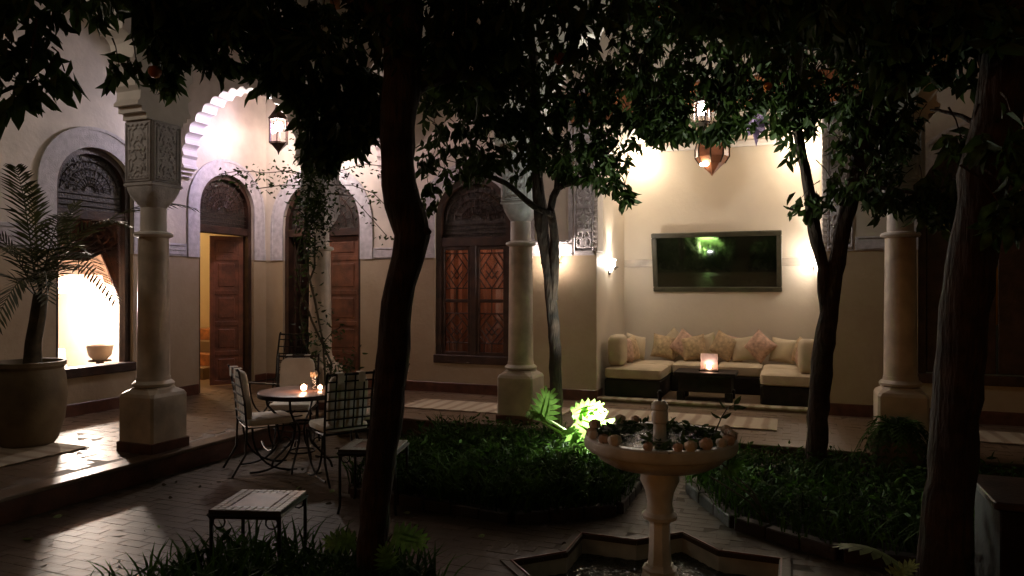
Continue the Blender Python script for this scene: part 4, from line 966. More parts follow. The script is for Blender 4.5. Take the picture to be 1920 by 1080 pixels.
# ------------------------------------------------------------------ TREES
LEAF_ME = None
GAPS = [(524, 240, 30), (1317, 213, 30), (1412, 262, 26), (1335, 300, 36)]     # openings in the crowns where the lanterns hang
def one_leaf():
    V = leaf_arrays(np.zeros((1, 3)), np.array([[1., 0, 0]]), np.array([1.]), np.array([.42])); return leaves_mesh('leaf', V, 'leaf')
LEAF_ME = one_leaf()
def orange_tree(label, base, trunk, limbs, clusters, singles, oranges=(), llen=(.085, .145)):
    """trunk and limbs: lists of (u, v, d, radius); clusters: (u, v, d, ru, rv, sprigs)"""
    t = thing('orange_tree', label, 'tree', base, 0, 'orange trees in the courtyard beds')
    def path(pts, jit, n, name):
        # resample with small wobble so the bark outline is uneven
        W = [(P(u, v, d), r) for u, v, d, r in pts]; out = []; rr = []
        for i in range(len(W)-1):
            m_ = max(2, int((W[i+1][0]-W[i][0]).length/.09))
            p0, p1, p2, p3 = W[max(0, i-1)][0], W[i][0], W[i+1][0], W[min(len(W)-1, i+2)][0]
            for k in range(m_):
                s_ = k/m_; q = .5*((2*p1)+(-p0+p2)*s_+(2*p0-5*p1+4*p2-p3)*s_*s_+(-p0+3*p1-3*p2+p3)*s_**3)
                out.append(q+Vector((random.gauss(0, .004), random.gauss(0, .004), 0))); rr.append((W[i][1]+(W[i+1][1]-W[i][1])*s_)*(1+random.uniform(-.05, .05)))
        out.append(W[-1][0]); rr.append(W[-1][1])
        mb = MB(); mb.tube(out, rr, n, jit); return mb.build(name, 'bark', t, True, world=True)
    path(trunk, .04, 14, 'trunk')
    for l_ in limbs: path(l_, .05, 9, 'limb')
    pos, dr_ = [], []; tw = MB()
    anchors = [P(u, v, d) for l_ in [trunk]+list(limbs) for u, v, d, r in l_]
    for (u, v, d, ru, rv, n) in clusters:
        for k in range(max(2, int(n*(.74 if d > 5 else .9)))):
            while True:
                a, b, c = random.uniform(-1, 1), random.uniform(-1, 1), random.uniform(-1, 1)
                if a*a+b*b+c*c < 1: break
            p = P(u+a*ru, v+b*rv, d+c*min(.6, ru*d/FOC*1.6)); m_ = random.randint(5, 9)
            if any(((u+a*ru-gu)/gr)**2+((v+b*rv-gv+8)/gr)**2 < 1 for gu, gv, gr in GAPS): continue
            for q in range(m_):
                dd = Vector((random.gauss(0, .7), random.gauss(0, .7), random.gauss(-1.0, .5))); pos.append(p+Vector((random.gauss(0, .02), random.gauss(0, .02), random.gauss(0, .03)))); dr_.append(dd)
            if random.random() < .35:
                e = p+Vector((random.gauss(0, .08), random.gauss(0, .08), random.uniform(.1, .25))); tw.tube([p, (p+e)/2+Vector((0, 0, .03)), e], [.003, .004, .006], 3)
    n = len(pos); V = np.array([tuple(p) for p in pos]); D = np.array([tuple(p) for p in dr_]); ln = rng.uniform(*llen, n); wd = ln*rng.uniform(.30, .46, n)
    # leaves that show as single shapes: lowest ones on the crown's fringe, as parts
    score = []
    for i in range(n):
        pr = proj(*V[i]); ok = pr and 0 < pr[0] < 1920 and 0 < pr[1] < 1080; score.append((pr[1] if ok else -1e9)+random.uniform(0, 60))
    idx = np.argsort(score)[::-1][:singles]; idx = [i for i in idx if score[i] > 0]; keep = np.ones(n, bool); keep[idx] = False
    me = leaves_mesh('crown', leaf_arrays(V[keep]-np.array(base), D[keep], ln[keep], wd[keep]), 'leaf')
    cr = bpy.data.objects.new('crown', me); COL.objects.link(cr); cr.parent = t; cr['kind'] = 'stuff'
    tw.build('twigs', 'bark', t, world=True, kind='stuff')
    for i in idx:
        d = Vector(D[i]).normalized(); q = d.to_track_quat('X', 'Z') @ Euler((random.uniform(0, 6.28), 0, 0)).to_quaternion()
        inst('leaf', LEAF_ME, t, M=Matrix.LocRotScale(Vector(V[i])-Vector(base), q, (ln[i], ln[i], ln[i])))
    mb = MB(); mb.lathe([(.002, -.035), (.022, -.028), (.035, -.008), (.036, .01), (.025, .028), (.004, .036)], 14); om = mb.mesh('orange', 'orange_peel', True)
    for (u, v, d) in oranges: inst('orange', om, t, P(u, v, d)-Vector(base))
    return t
orange_tree('thick bent orange tree trunk in the foreground, crossing the whole picture beside the table', (-2.09, 3.3, 0),
    [(702, 1290, 3.88, .16), (700, 1200, 3.86, .10), (698, 1060, 3.85, .085), (703, 940, 3.83, .080), (722, 800, 3.8, .084), (738, 650, 3.77, .086), (750, 530, 3.75, .080), (771, 440, 3.74, .095), (752, 380, 3.74, .095), (748, 300, 3.75, .088), (748, 200, 3.78, .10), (757, 80, 3.84, .098), (745, -60, 3.9, .09), (730, -200, 4, .08)],
    [[(750, 180, 3.8, .06), (800, 150, 3.85, .045), (860, 140, 4.0, .03), (930, 150, 4.3, .015)], [(752, 90, 3.84, .05), (700, 20, 3.9, .035), (560, -40, 4.1, .025), (380, -60, 4.2, .02), (180, -60, 3.8, .015)], [(780, 60, 3.84, .05), (745, 0, 3.8, .05), (900, -60, 4.0, .03)], [(772, 440, 3.74, .05), (795, 430, 3.70, .03), (806, 434, 3.68, .012)]],
    [(10, -10, 3.3, 120, 45, 30), (14, 90, 3.1, 40, 60, 7), (50, 175, 3.0, 38, 30, 5), (95, 75, 3.2, 45, 35, 5), (110, 140, 3.1, 25, 20, 3), (25, 190, 3.0, 20, 20, 3), (250, -10, 4.2, 130, 40, 60), (330, 40, 4.2, 80, 50, 60), (310, 110, 4.3, 30, 50, 26), (232, 120, 4.2, 26, 22, 6), (450, 10, 4.2, 110, 60, 70), (395, 100, 4.2, 50, 25, 12), (500, 80, 4.3, 50, 70, 40),
     (580, 90, 4.4, 110, 100, 120), (610, 230, 4.6, 62, 70, 70), (670, 190, 4.4, 70, 80, 70), (650, 250, 4.5, 60, 25, 14), (800, 30, 4.0, 150, 100, 105), (1000, 10, 4.2, 180, 100, 110), (880, 120, 4.3, 90, 60, 60)],
    230, [(290, 133, 4.1), (742, 160, 4.0), (1050, 108, 4.1)], (.085, .15))
orange_tree('slim orange tree with a forked trunk beside the garden spotlight', (-2.24, 6.95, 0),
    [(1042, 880, 7.28, 0.070), (1043, 800, 7.28, 0.064), (1040, 650, 7.28, 0.061), (1030, 520, 7.28, 0.061), (1016, 420, 7.28, 0.067), (1008, 330, 7.28, 0.061), (1004, 220, 7.25, .06), (1000, 120, 7.2, .05), (990, 20, 7.2, .04)],
    [[(1036, 560, 7.28, .05), (1040, 450, 7.2, .045), (1034, 390, 7.15, .04), (1046, 350, 7.1, .035), (1075, 340, 7.0, .03), (1110, 320, 6.9, .02), (1160, 260, 6.8, .014)], [(1036, 400, 7.15, .035), (1000, 385, 7.0, .03), (960, 350, 6.85, .028), (915, 328, 6.7, .022), (860, 322, 6.6, .014)], [(1046, 350, 7.1, .03), (1040, 280, 7, .025), (1060, 180, 7, .02)]],
    [(900, 160, 6.8, 140, 100, 200), (860, 280, 6.6, 80, 60, 60), (815, 345, 6.6, 30, 40, 12), (1040, 170, 7, 140, 110, 230), (960, 300, 6.8, 70, 40, 26), (1100, 290, 6.9, 80, 60, 60), (1190, 180, 7, 110, 90, 150), (1168, 335, 6.7, 12, 45, 7), (1172, 375, 6.7, 10, 14, 2), (1135, 290, 6.7, 34, 60, 24), (1050, 270, 6.8, 110, 60, 60)],
    240, [(1165, 25, 6.6), (1052, 112, 6.6), (905, 90, 6.5)])
orange_tree('forked dark orange tree standing in front of the right side of the niche', (.19, 6.98, 0),
    [(1528, 925, 6.44, 0.112), (1530, 860, 6.44, 0.090), (1536, 740, 6.44, 0.090), (1546, 640, 6.42, 0.090), (1560, 550, 6.4, 0.073), (1580, 430, 6.35, 0.069), (1610, 310, 6.3, 0.077), (1632, 210, 6.3, 0.065), (1650, 90, 6.3, 0.052), (1670, -40, 6.3, .05)],
    [[(1550, 600, 6.42, .062), (1542, 500, 6.4, .050), (1528, 430, 6.38, .056), (1520, 370, 6.36, .05), (1500, 270, 6.35, .042), (1480, 170, 6.4, .034), (1460, 60, 6.5, .02)], [(1520, 400, 6.36, .03), (1500, 395, 6.3, .012), (1470, 385, 6.2, .006)], [(1620, 290, 6.3, .05), (1660, 210, 6.2, .04), (1730, 100, 6.1, .03)], [(1590, 380, 6.33, .03), (1640, 350, 6.2, .022), (1720, 360, 6.0, .012), (1800, 340, 5.8, .008)]],
    [(1290, 90, 6.5, 150, 110, 240), (1190, 0, 5.6, 90, 60, 70), (1280, 215, 6.4, 110, 50, 130), (1340, 240, 6.3, 55, 45, 34), (1430, 170, 6.4, 110, 90, 190), (1560, 140, 6.5, 150, 120, 300), (1660, 240, 6.3, 70, 100, 150), (1490, 270, 6.2, 30, 30, 6), (1510, 385, 6.2, 40, 30, 9), (1560, 350, 6.2, 30, 22, 10), (1650, 350, 6.2, 80, 45, 60), (1770, 370, 6, 70, 50, 90), (1590, 270, 6.3, 30, 50, 10)],
    250, [(1765, 4, 6), (1440, 160, 6.1)])
orange_tree('leaning dark orange tree trunk at the right edge of the foreground', (.66, 3.9, 0),
    [(1764, 1220, 3.4, .135), (1768, 1080, 3.4, .112), (1782, 900, 3.4, .103), (1797, 700, 3.38, .10), (1820, 500, 3.35, .10), (1848, 330, 3.3, .10), (1882, 150, 3.25, .105), (1910, 20, 3.2, .105), (1945, -150, 3.2, .09)],
    [[(1880, 150, 3.25, .06), (1800, 10, 3.4, .05), (1650, -60, 3.6, .03), (1480, -60, 3.8, .02)], [(1850, 240, 3.3, .022), (1820, 225, 3.4, .012), (1780, 208, 3.5, .009), (1745, 204, 3.6, .005)], [(1840, 480, 3.33, .02), (1900, 420, 3.1, .014), (1950, 400, 3, .01)]],
    [(1600, 10, 3.5, 260, 70, 190), (1820, 30, 3.3, 120, 60, 80), (1700, 90, 3.5, 80, 60, 50), (1380, 0, 3.8, 150, 60, 80), (1790, 120, 3.5, 50, 40, 9), (1845, 260, 3.2, 12, 30, 3), (1820, 265, 3.4, 40, 14, 5), (1910, 270, 3.0, 20, 90, 10), (1900, 390, 3.0, 40, 26, 12)],
    120, [(1770, 6, 3.3)])

# ------------------------------------------------------------------ OTHER PLANTS
def lobed_leaf(name, m_, s=1.0):
    """deeply cut philodendron leaf lying in x-y, stalk end at the origin, with a slight arch"""
    mb = MB(); n = 7
    def z(x, y): return s*(.10*math.sin(min(1, x/s*.9)*PI)-.25*(x/s)**2*.5-.35*(abs(y)/s)**2)
    mid = [(s*(.04+.96*i/n), 0) for i in range(n+1)]
    for i in range(n):                                          # core strip
        w0, w1 = [s*.10*math.sin(PI*(.15+.8*k/n)) for k in (i, i+1)]
        for sd in (-1, 1):
            a, b = mid[i], mid[i+1]; q = [(a[0], 0), (b[0], 0), (b[0], sd*w1), (a[0], sd*w0)]
            mb.add([(x, y, z(x, y)) for x, y in q], [(0, 1, 2, 3)])
    for i in range(n):                                          # fingers
        t = (i+.5)/n; L_ = s*(.40*math.sin(PI*(.22+.70*t))+.03); ang = math.radians(105-70*t)
        for sd in (-1, 1):
            bx = s*(.04+.96*t); b0 = (bx-s*.07, sd*s*.045); b1 = (bx+s*.07, sd*s*.045); tip = (bx+L_*math.cos(ang), sd*(s*.04+L_*math.sin(ang))); mx_ = ((b0[0]*.45+tip[0]*.55)-s*.042, b0[1]*.45+tip[1]*.55); nx_ = ((b1[0]*.45+tip[0]*.55)+s*.05, b1[1]*.45+tip[1]*.55)
            mb.add([(x, y, z(x, y)) for x, y in (b0, b1, nx_, tip, mx_)], [(0, 1, 2, 4), (4, 2, 3)])
    return mb.mesh(name, m_, True)
def leaf_plant(label, base, leaves, m_, cat='plant', name='philodendron', stalk='stem', sr=.009):
    """leaves: (tip of stalk, direction xyz, size, roll)"""
    t = thing(name, label, cat, base); me = lobed_leaf('leaf', m_); B = Vector(base)
    for p, d, s, roll in leaves:
        p = Vector(p)-B; d = Vector(d).normalized(); nrm = Vector((.25, -.8, .55)); nrm = (nrm-d*nrm.dot(d)).normalized(); q = Matrix((d, nrm.cross(d), nrm)).transposed().to_quaternion() @ Euler((roll, 0, 0)).to_quaternion()
        inst('leaf', me, t, M=Matrix.LocRotScale(p, q, (s, s, s)))
        mb = MB(); mb.tube([(0, 0, 0), p*.5+Vector((p.x*-.12, p.y*-.12, .1*p.z)), p], [sr*1.4, sr, sr*.8], 6); mb.build('stalk', stalk, t, True)
    return t
B_ = Vector((-1.88, 6.80, .07))
def C(du, dv, dy): return B_+Vector((du, dy, dv))
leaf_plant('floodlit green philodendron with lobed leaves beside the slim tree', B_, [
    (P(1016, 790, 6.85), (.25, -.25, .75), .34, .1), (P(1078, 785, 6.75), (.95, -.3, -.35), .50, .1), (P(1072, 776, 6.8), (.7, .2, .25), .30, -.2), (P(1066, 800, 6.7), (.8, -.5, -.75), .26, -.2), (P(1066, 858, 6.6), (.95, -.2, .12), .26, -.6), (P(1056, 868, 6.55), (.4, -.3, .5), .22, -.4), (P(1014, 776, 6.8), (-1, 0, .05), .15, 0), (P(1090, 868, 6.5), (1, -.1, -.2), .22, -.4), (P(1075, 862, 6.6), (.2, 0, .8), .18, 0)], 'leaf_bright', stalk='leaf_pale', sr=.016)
leaf_plant('dark leafy plant sprouting behind the fountain bowl rim', (STAR_C[0]+.62, STAR_C[1]+1.15, .0), [(P(1330, 890, 5.4), (-.6, -.4, .4), .2, 0), (P(1350, 880, 5.4), (.7, -.3, .3), .2, 0), (P(1345, 860, 5.4), (.1, -.5, .6), .18, .4)], 'grass', name='leafy_plant', sr=.006)
leaf_plant('pale green lit leaf plant at the bottom edge before the right trunk', (.12, 3.3, .05), [(P(1690, 1058, 3.1), (-.95, .1, .28), .25, 1.0), (P(1668, 1075, 3.1), (.5, -.2, .35), .12, .9)], 'leaf_pale', name='leafy_plant', sr=.005)
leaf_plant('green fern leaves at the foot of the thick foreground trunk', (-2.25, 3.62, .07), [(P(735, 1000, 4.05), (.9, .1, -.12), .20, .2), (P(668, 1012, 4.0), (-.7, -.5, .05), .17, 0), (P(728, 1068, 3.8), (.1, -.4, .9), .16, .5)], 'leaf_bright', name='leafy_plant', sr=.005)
# sprig and floating greenery in the fountain bowl
t = thing('water_plant', 'dark green leaves floating in the fountain bowl', 'plant', (STAR_C[0], STAR_C[1], .86))
n = 330; a = rng.uniform(0, 2*PI, n); rr = .12+.27*np.sqrt(rng.uniform(0, 1, n)); PP = np.stack([rr*np.cos(a), rr*np.sin(a), rng.uniform(-.01, .04, n)], axis=1); D = rng.normal(size=(n, 3)); D[:, 2] = np.abs(D[:, 2])*.35
keepm = ~((np.abs(PP[:, 0]+.10) < .07) & (PP[:, 1] < 0)); PP = PP[keepm]; D = D[keepm]; n = len(PP)
o = bpy.data.objects.new('foliage', leaves_mesh('foliage', leaf_arrays(PP, D, rng.uniform(.04, .085, n), rng.uniform(.018, .03, n)), 'leaf')); COL.objects.link(o); o.parent = t; o['kind'] = 'stuff'
sp = [Vector((.30, .12, .03)), Vector((.335, .15, .12)), Vector((.37, .14, .18)), Vector((.41, .10, .21))]
mb = MB(); mb.tube(sp, [.005, .004, .003, .002], 5); mb.build('stem', 'stem', t)
for k, (i, d, s) in enumerate([(1, (-1, -.2, .5), .07), (1, (.8, .2, .4), .07), (2, (-.8, .3, .7), .08), (2, (.3, -.8, .3), .07), (3, (1, -.2, -.2), .08), (3, (.5, .3, .6), .07), (3, (.3, -.7, -.4), .06), (1, (0, -1, .1), .06)]):
    q = Vector(d).normalized().to_track_quat('X', 'Z'); inst('leaf', LEAF_ME, t, M=Matrix.LocRotScale(sp[i], q, (s, s, s)))
# climbing plant on the corner column
cpos = (-5.62, 7.42, 0)
t = thing('climbing_vine', 'thin climbing vine on the corner column with sprays of tiny leaves', 'vine', (-5.5, 7.35, 0))
vp = [[(612, 740, 8.75), (606, 640, 8.75), (590, 560, 8.8), (575, 500, 8.85), (570, 440, 8.85), (575, 380, 8.85), (590, 310, 8.85)], [(615, 740, 8.7), (622, 680, 8.7), (585, 600, 8.8), (560, 530, 8.85), (556, 475, 8.85), (580, 400, 8.85)], [(600, 700, 8.7), (570, 640, 8.75), (562, 570, 8.8), (590, 500, 8.8), (590, 440, 8.85)], [(606, 640, 8.75), (625, 620, 8.7), (640, 610, 8.7)],
      [(590, 330, 8.85), (545, 318, 8.8), (500, 322, 8.75), (450, 318, 8.7), (410, 325, 8.6)], [(580, 345, 8.85), (530, 345, 8.8), (480, 352, 8.7)], [(610, 330, 8.85), (640, 318, 8.8), (680, 305, 8.7), (720, 310, 8.6)], [(610, 345, 8.85), (660, 345, 8.8), (700, 360, 8.7), (730, 390, 8.6)], [(615, 360, 8.85), (660, 365, 8.8), (690, 400, 8.75), (725, 440, 8.7)], [(585, 335, 8.85), (560, 325, 8.8), (520, 316, 8.75)]]
V = []; D = []
for k, l_ in enumerate(vp):
    pts = [P(*q) for q in l_]; mb = MB(); mb.tube(pts, [.014 if k < 3 else .006]*len(pts), 5, .2); mb.build('stem', 'stem', t, world=True)
    for i in range(len(pts)-1):
        for q in range(16 if k > 3 else 7):
            p = pts[i].lerp(pts[i+1], random.random())+Vector((random.gauss(0, .05), random.gauss(0, .05), random.gauss(-.03, .05))); V.append(p); D.append((random.gauss(0, 1), random.gauss(0, 1), random.gauss(-.3, .6)))
for (u, v, ru, rv, n) in ((598, 255, 44, 70, 380), (588, 385, 32, 62, 900), (575, 470, 18, 40, 120), (480, 330, 50, 22, 60), (600, 640, 40, 60, 120)):
    for q in range(n):
        V.append(P(u+random.gauss(0, ru*.55), v+random.gauss(0, rv*.55), 8.7+random.gauss(0, .12))); D.append((random.gauss(0, 1), random.gauss(0, 1), random.gauss(-.7, .6)))
V = np.array([tuple(v) for v in V])-np.array((-5.5, 7.35, 0)); D = np.array(D); n = len(V)
o = bpy.data.objects.new('foliage', leaves_mesh('foliage', leaf_arrays(V, D, rng.uniform(.035, .085, n), rng.uniform(.016, .036, n)), 'leaf')); COL.objects.link(o); o.parent = t; o['kind'] = 'stuff'
# pot with palm
pt_ = thing('plant_pot', 'large pale clay pot holding a palm at the left edge', 'pot', (-7.02, 4.88, GZ))
mb = MB(); mb.lathe([(.21, 0), (.25, .05), (.31, .25), (.335, .5), (.32, .68), (.30, .76), (.325, .79), (.325, .83), (.295, .83), (.28, .78), (.0, .76)], 36, cap=False); mb.build('bowl', 'terracotta', pt_, True)
mb = MB(); mb.lathe([(.285, .772), (.15, .79), (.0, .80)], 24, cap=False); mb.build('soil', 'soil', pt_)
pl = thing('palm', 'dusky green palm with arching feathery fronds growing in the clay pot', 'palm', (-7.0, 4.9, GZ+.77))
mb = MB(); mb.tube([(0, 0, 0), (.02, .0, .25), (.06, .02, .5), (.10, .02, .72)], [.085, .075, .07, .06], 12, .12); mb.build('trunk', 'stem', pl, True)
def frond(parent, start, end, sag, n=26, ll=.24, m_='palm_leaf'):
    a, b = Vector(start), Vector(end); mid = (a+b)/2+Vector((0, 0, sag)); mb = MB(); sp_ = []
    for i in range(n+1):
        t = i/n; sp_.append(a*(1-t)**2+mid*2*t*(1-t)+b*t*t)
    mb.tube(sp_, [.009*(1-.8*i/n) for i in range(n+1)], 4)
    for i in range(3, n+1):
        tg = (sp_[i]-sp_[i-1]).normalized(); sd = tg.cross(Vector((0, 0, 1)))
        if sd.length < .05: sd = Vector((1, 0, 0))
        sd.normalize(); L_ = ll*math.sin(PI*(.12+.80*i/n))**.7
        for s in (-1, 1):
            d = (sd*s*.75+tg*.8+Vector((0, 0, -.15+random.gauss(0, .12)))).normalized(); nn = d.cross(tg).normalized(); wv = d.cross(nn).normalized()*.011
            p = sp_[i]; q = p+d*L_*.55; e = p+d*L_+Vector((0, 0, -.06*L_*4*.3))
            mb.add([p-wv*.5, p+wv*.5, q+wv, e, q-wv], [(0, 1, 2, 4), (4, 2, 3)])
    return mb.build('frond', m_, parent)
c0 = Vector((.10, .02, .72)); W0 = Vector((-7.0, 4.9, GZ+.77))
for (u, v, d, sag) in ((30, 312, 6.6, .3), (60, 350, 7.2, .2), (240, 420, 6.9, .55), (215, 560, 6.6, .55), (372, 392, 7.6, .7), (120, 400, 6.4, .3), (-60, 420, 6.5, .4), (-90, 560, 6.6, .5), (20, 470, 6.1, .4), (160, 470, 7.3, .4), (-20, 640, 6.4, .55), (180, 500, 6.3, .5), (90, 560, 5.9, .5), (140, 380, 7.4, .2)):
    frond(pl, c0+Vector((random.gauss(0, .03), random.gauss(0, .03), random.gauss(0, .05))), P(u, v, d)-W0, sag)
# pot with fern before the right column
t = thing('plant_pot', 'dark round pot with a drooping fern before the right column', 'pot', (.86, 7.2, .07))
mb = MB(); mb.lathe([(.14, 0), (.2, .12), (.22, .28), (.21, .34), (.19, .34), (.18, .3), (0, .29)], 24, cap=False); mb.build('bowl', 'terracotta', t, True)
for k in range(26):
    a = 2*PI*k/26+random.uniform(-.1, .1); L_ = random.uniform(.25, .36); frond(t, (0, 0, .3), (L_*math.cos(a), L_*math.sin(a), random.uniform(.12, .3)), .42, 14, .09, 'grass')
# small potted shrub beside the corner column
t = thing('plant_pot', 'small potted leafy shrub between the round table and the back door', 'pot', (-4.95, 7.25, 0))
mb = MB(); mb.lathe([(.10, 0), (.13, .1), (.15, .26), (.14, .28), (.12, .26), (0, .25)], 20, cap=False); mb.build('bowl', 'terracotta', t, True)
V = []; D = []; mb = MB()
for k in range(14):
    e = Vector((random.gauss(0, .12), random.gauss(0, .12), random.uniform(.6, 1.25))); mb.tube([(0, 0, .25), e*.5+Vector((0, 0, .12)), e], [.006, .005, .003], 4)
    for q in range(13): tt = random.uniform(.4, 1); V.append((e.x*tt+random.gauss(0, .03), e.y*tt+random.gauss(0, .03), .25+(e.z-.25)*tt)); D.append((random.gauss(0, 1), random.gauss(0, 1), random.gauss(.2, .6)))
mb.build('stem', 'stem', t); n = len(V)
o = bpy.data.objects.new('foliage', leaves_mesh('foliage', leaf_arrays(np.array(V), np.array(D), rng.uniform(.05, .1, n), rng.uniform(.02, .035, n)), 'leaf')); COL.objects.link(o); o.parent = t; o['kind'] = 'stuff'

# ------------------------------------------------------------------ IRON TABLE AND CHAIRS
def arc(p0, p1, bulge, n=10):
    p0, p1, b = Vector(p0), Vector(p1), Vector(bulge); return [p0*(1-t)+p1*t+b*4*t*(1-t) for t in np.linspace(0, 1, n)]
TC = P(566, 733, 7.05); TC.z = 0
tb = thing('round_table', 'round stone-topped table on scrolled iron legs between the chairs', 'table', TC)
mb = MB(); mb.lathe([(.02, .715), (.39, .715), (.405, .72), (.41, .73), (.405, .742), (.39, .746), (.02, .746)], 40); mb.build('tabletop', 'zellige_red', tb, True)
mb = MB(); mb.lathe([(.408, .70), (.416, .70), (.416, .74), (.408, .74), (.408, .70)], 40, cap=False); mb.build('rim', 'iron', tb, True)
for k in range(4):
    a = PI/2*k+.35; c, s = math.cos(a), math.sin(a); f = lambda r_, z: (r_*c, r_*s, z)
    pts = [f(.36, .70), f(.34, .60), f(.24, .50), f(.12, .44), f(.07, .36), f(.09, .26), f(.18, .16), f(.28, .06), f(.30, .0)]
    mb = MB(); mb.tube(pts, .011, 6); mb.tube([f(.16+.05*math.cos(t), .24+.05*math.sin(t)) for t in np.linspace(0, 5.2, 12)], .008, 5); mb.build('leg', 'iron', tb, True)
mb = MB(); mb.lathe([(.09, .43), (.10, .43), (.10, .45), (.09, .45), (.09, .43)], 16, cap=False); mb.lathe([(.12, .15), (.13, .15), (.13, .165), (.12, .165), (.12, .15)], 16, cap=False); mb.build('ring', 'iron', tb)
def make_chair(loc, rz, label):
    c = thing('iron_chair', label, 'chair', loc, rz, 'iron chairs round the table')
    W_ = .22; zs = .44; zt = .98; yb0, yb1 = -.23, -.30
    fr = MB(); fr.tube([(-W_, .22, zs), (W_, .22, zs), (W_, -.22, zs), (-W_, -.22, zs), (-W_, .22, zs)], .011, 5); fr.build('seat_frame', 'iron', c)
    for s in (-1, 1):
        mb = MB(); mb.tube([(s*W_, yb1-.06, 0), (s*W_, yb0-.01, .2), (s*W_, yb0, zs), (s*W_, yb0-.02, .7), (s*W_, yb1, zt), (s*W_, yb1-.015, zt+.02)], .011, 6); mb.build('back_post', 'iron', c, True)
        mb = MB(); mb.tube(arc((s*W_, .22, zs), (s*(W_-.02), -.20, .02), (0, .10, -.12)), .010, 6); mb.build('leg', 'iron', c, True)
        mb = MB(); mb.tube(arc((s*W_, -.18, zs), (s*(W_-.02), .24, .0), (0, -.10, -.10)), .010, 6); mb.build('leg', 'iron', c, True)
    mb = MB()
    for i in range(6): z = .49+.085*i; yy = yb0+(yb1-yb0)*(z-zs)/(zt-zs); mb.box(-W_, W_, yy-.004, yy+.004, z-.007, z+.007)
    mb.box(-W_, W_, yb1-.006, yb1+.006, zt-.012, zt+.01)
    mb.build('rail', 'iron', c)
    for i in range(4):
        x = -W_+2*W_*(i+1)/5; mb = MB(); mb.add([(x-.007, yb0-.008, .49), (x+.007, yb0-.008, .49), (x+.007, yb1-.006, zt), (x-.007, yb1-.006, zt)], [(0, 1, 2, 3)]); mb.add([(x-.007, yb0-.002, .49), (x+.007, yb0-.002, .49), (x+.007, yb1, zt), (x-.007, yb1, zt)], [(0, 1, 2, 3)]); mb.build('slat', 'iron', c)
    mb = cushion(.44, .44, .075, .25, .4, 24, 8); mb.build('seat_cushion', 'cushion_white', c, True, xf=lambda p: (p[0], p[1], p[2]+zs+.045))
    mb = cushion(.38, .06, .47, .25, .4, 24, 8); mb.build('back_cushion', 'cushion_white', c, True, xf=lambda p: (p[0], p[1]+yb0+.012-(p[2])*.13, p[2]+.735))
    for s in (-1, 1):
        mb = MB(); mb.box(s*.1-.03, s*.1+.03, yb1-.014, yb1+.05, zt+.011, zt+.016); mb.box(s*.1-.03, s*.1+.03, yb1-.018, yb1-.013, zt-.075, zt+.016); mb.build('tie', 'cushion_white', c)
    mb = MB(); mb.tube(arc((-W_, .0, .22), (W_, .0, .22), (0, 0, -.04)), .008, 5); mb.build('stretcher', 'iron', c, True)
    return c
def facing(p, q): return math.atan2(q.y-p.y, q.x-p.x)-PI/2
ca = P(500, 790, 7.0); ca.z = 0
ch = make_chair(ca, YAW-PI/2+.55, 'iron chair with white cushions at the left of the round table, seen from its side')
cb = P(634, 790, 6.7); cb.z = 0; dup(ch, cb, YAW+.62, 'iron chair whose open grid back faces the camera, right of the round table')
cc = P(550, 760, 7.85); cc.z = 0; dup(ch, cc, YAW+PI+.1, 'iron chair behind the round table showing its white back cushion')
cd = P(705, 760, 7.3); cd.z = 0; dup(ch, cd, YAW+PI/2+.25, 'iron chair half hidden behind the thick foreground trunk')
ce_ = P(520, 700, 8.55); ce_.z = GZ; bare = dup(ch, ce_, YAW+PI-.4, 'bare iron chair frame standing on the gallery floor near the corner column')
for q in list(bare.children):
    if q.name.startswith(('back_cushion', 'seat_cushion', 'tie')): bpy.data.objects.remove(q)
# table things
t = thing('candle_glass', 'larger glowing tealight glass on the round table', 'candle', TC+Vector((.06, -.05, .746)))
mb = MB(); mb.lathe([(.03, 0), (.038, .01), (.042, .075), (.038, .075), (.03, .015), (.005, .012)], 16); mb.build('glass', 'candle_glass', t, True); mb = MB(); mb.lathe([(.004, .015), (.024, .022), (.027, .05), (.008, .07)], 10); mb.build('flame', 'flame', t, True)
lamp('candle_light', 'POINT', TC+Vector((.06, -.08, .86)), .8, (1, .55, .34), t, .02)
t = thing('candle_glass', 'smaller glowing tealight glass beside the vase on the round table', 'candle', TC+Vector((.17, .06, .746)))
mb = MB(); mb.lathe([(.024, 0), (.03, .01), (.033, .06), (.03, .06), (.024, .015), (.005, .012)], 16); mb.build('glass', 'candle_glass', t, True); mb = MB(); mb.lathe([(.004, .015), (.018, .02), (.02, .04), (.006, .055)], 10); mb.build('flame', 'flame', t, True)
t = thing('flower_vase', 'small glass vase of yellow flowers on the round table', 'vase', TC+Vector((.07, .10, .746)))
mb = MB(); mb.lathe([(.03, 0), (.035, .02), (.03, .1), (.042, .13), (.038, .13), (.025, .1), (.01, .01)], 16); mb.build('vase', 'pane_glass', t, True)
mb = MB()
for k in range(9): a = k*.7; mb.lathe([(.002, .12), (.014, .135+.01*(k % 3)), (.012, .155+.01*(k % 3)), (.002, .16+.01*(k % 3))], 6, c=(.026*math.cos(a), .026*math.sin(a)))
mb.build('flowers', 'pillow_ochre', t, True)
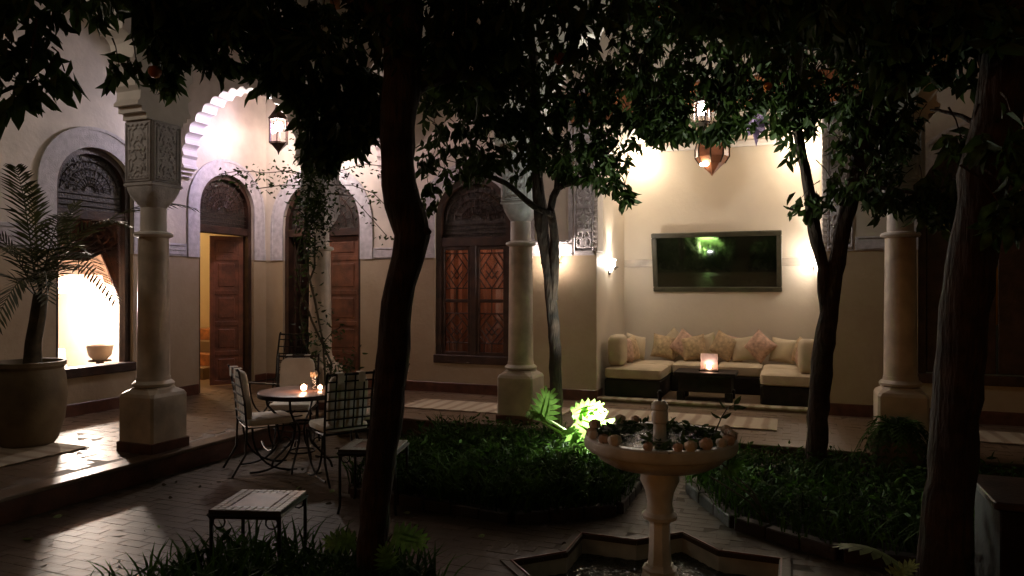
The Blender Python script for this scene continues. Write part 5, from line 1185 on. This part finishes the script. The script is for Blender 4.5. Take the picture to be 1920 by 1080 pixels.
# tiled side tables
def zellige_table(loc, rz, label, w_=.42, d_=.42, h_=.5):
    t = thing('tiled_side_table', label, 'side table', loc, rz, 'tiled iron side tables')
    mb = MB(); mb.box(-w_/2+.01, w_/2-.01, -d_/2+.01, d_/2-.01, h_-.03, h_-.008); mb.build('tray', 'iron', t)
    mb = MB(); mb.tube([(-w_/2, -d_/2, h_-.03), (w_/2, -d_/2, h_-.03), (w_/2, d_/2, h_-.03), (-w_/2, d_/2, h_-.03), (-w_/2, -d_/2, h_-.03)], .012, 4); mb.build('apron', 'iron', t)
    mb = MB(); mb.cbox(-w_/2+.095, w_/2-.095, -d_/2+.075, d_/2-.075, h_-.008, h_+.001, .002); mb.build('centre_tile', 'zellige_red', t)
    mb = MB(); mb.cbox(-w_/2, w_/2, -d_/2, -d_/2+.012, h_-.05, h_-.001, .002); mb.build('edge', 'iron', t)
    tm = MB().cbox(-.0185, .0185, -.0165, .0165, 0, .009, .002).mesh('tile', 'zellige_grey')
    nx, ny = int((w_-.01)/.04), int((d_-.01)/.036)
    for i in range(nx):
        for j in range(ny):
            x = -w_/2+.005+(i+.5)*(w_-.01)/nx; y = -d_/2+.005+(j+.5)*(d_-.01)/ny
            if abs(x) > w_/2-.095 or abs(y) > d_/2-.075: inst('tile', tm, t, (x, y, h_-.008+random.uniform(0, .0008)))
    for sx in (-1, 1):
        for sy in (-1, 1):
            mb = MB(); x, y = sx*(w_/2-.012), sy*(d_/2-.012); mb.tube([(x, y, h_-.03), (x, y, .06), (x+sx*.012, y+sy*.012, 0)], .011, 6)
            mb.tube([(x-sx*.045+.035*math.cos(a), y, h_-.07+.035*math.sin(a)) for a in np.linspace(0, 2*PI, 10)], .005, 4, cap=False); mb.build('leg', 'iron', t, True)
    return t
p = P(488, 935, 4.25); p.z = 0; zellige_table(p, YAW+.08-.16, 'low side table with pale tile border alone on the paving')
p = P(702, 828, 5.75); p.z = 0; zellige_table(p, YAW-.1, 'side table with pale tiled top half hidden behind the thick trunk', .46, .4, .5)
t = thing('wood_table', 'dark low table in the shade at the right edge', 'table', P(1945, 930, 3.75)*Vector((1, 1, 0)) if 0 else (lambda q: Vector((q.x, q.y, 0)))(P(1965, 930, 3.7)), 0)
mb = MB(); mb.cbox(-.3, .3, -.3, .3, .66, .70, .006); mb.build('tabletop', 'cedar_dark', t)
mb = MB(); mb.cbox(-.27, .27, -.27, .27, .05, .655, .006); mb.build('cabinet', 'sofa_wood', t)
for sx in (-1, 1):
    for sy in (-1, 1): mb = MB(); mb.cbox(sx*.24-.025, sx*.24+.025, sy*.24-.025, sy*.24+.025, 0, .05, .004); mb.build('leg', 'sofa_wood', t)
# fallen leaves and petals on the paving
fl = leaves_mesh('fallen_leaf', leaf_arrays(np.zeros((1, 3)), np.array([[1., 0, 0]]), np.array([1.]), np.array([.45]), .1, .1), 'leaf_pale')
for k, (u, v) in enumerate([(555, 915), (628, 918), (40, 1010), (300, 985), (910, 1003), (118, 965), (770, 960)]):
    q = P(u, v, 1.745*FOC/(v-538)); o = bpy.data.objects.new('fallen_leaf', fl); COL.objects.link(o); o.location = (q.x, q.y, .012); s = random.uniform(.05, .08); o.scale = (s, s, s); o.rotation_euler = (random.uniform(-.1, .1), 0, random.uniform(0, 6)); o['category'] = 'leaf'; o['group'] = 'fallen leaves on the paving'; o['label'] = 'small pale leaf fallen on the paving '+['just behind the low tiled table', 'right of the low tiled table', 'at the far left edge of the picture', 'between the left step and the front grass', 'left of the star pool corner', 'near the foot of the left gallery step', 'before the curb right of the thick trunk'][k]

n = 150; PP = []
while len(PP) < n:
    q = (random.uniform(-5.2, 1.5), random.uniform(2.2, 7.3))
    if not inside(q, POOL) : PP.append((*q, random.uniform(.01, .018)))
D = rng.normal(size=(n, 3)); D[:, 2] *= .08
o = bpy.data.objects.new('leaf_litter', leaves_mesh('leaf_litter', leaf_arrays(np.array(PP), D, rng.uniform(.03, .075, n), rng.uniform(.012, .028, n), .15, .1), 'stem')); COL.objects.link(o); o['kind'] = 'stuff'
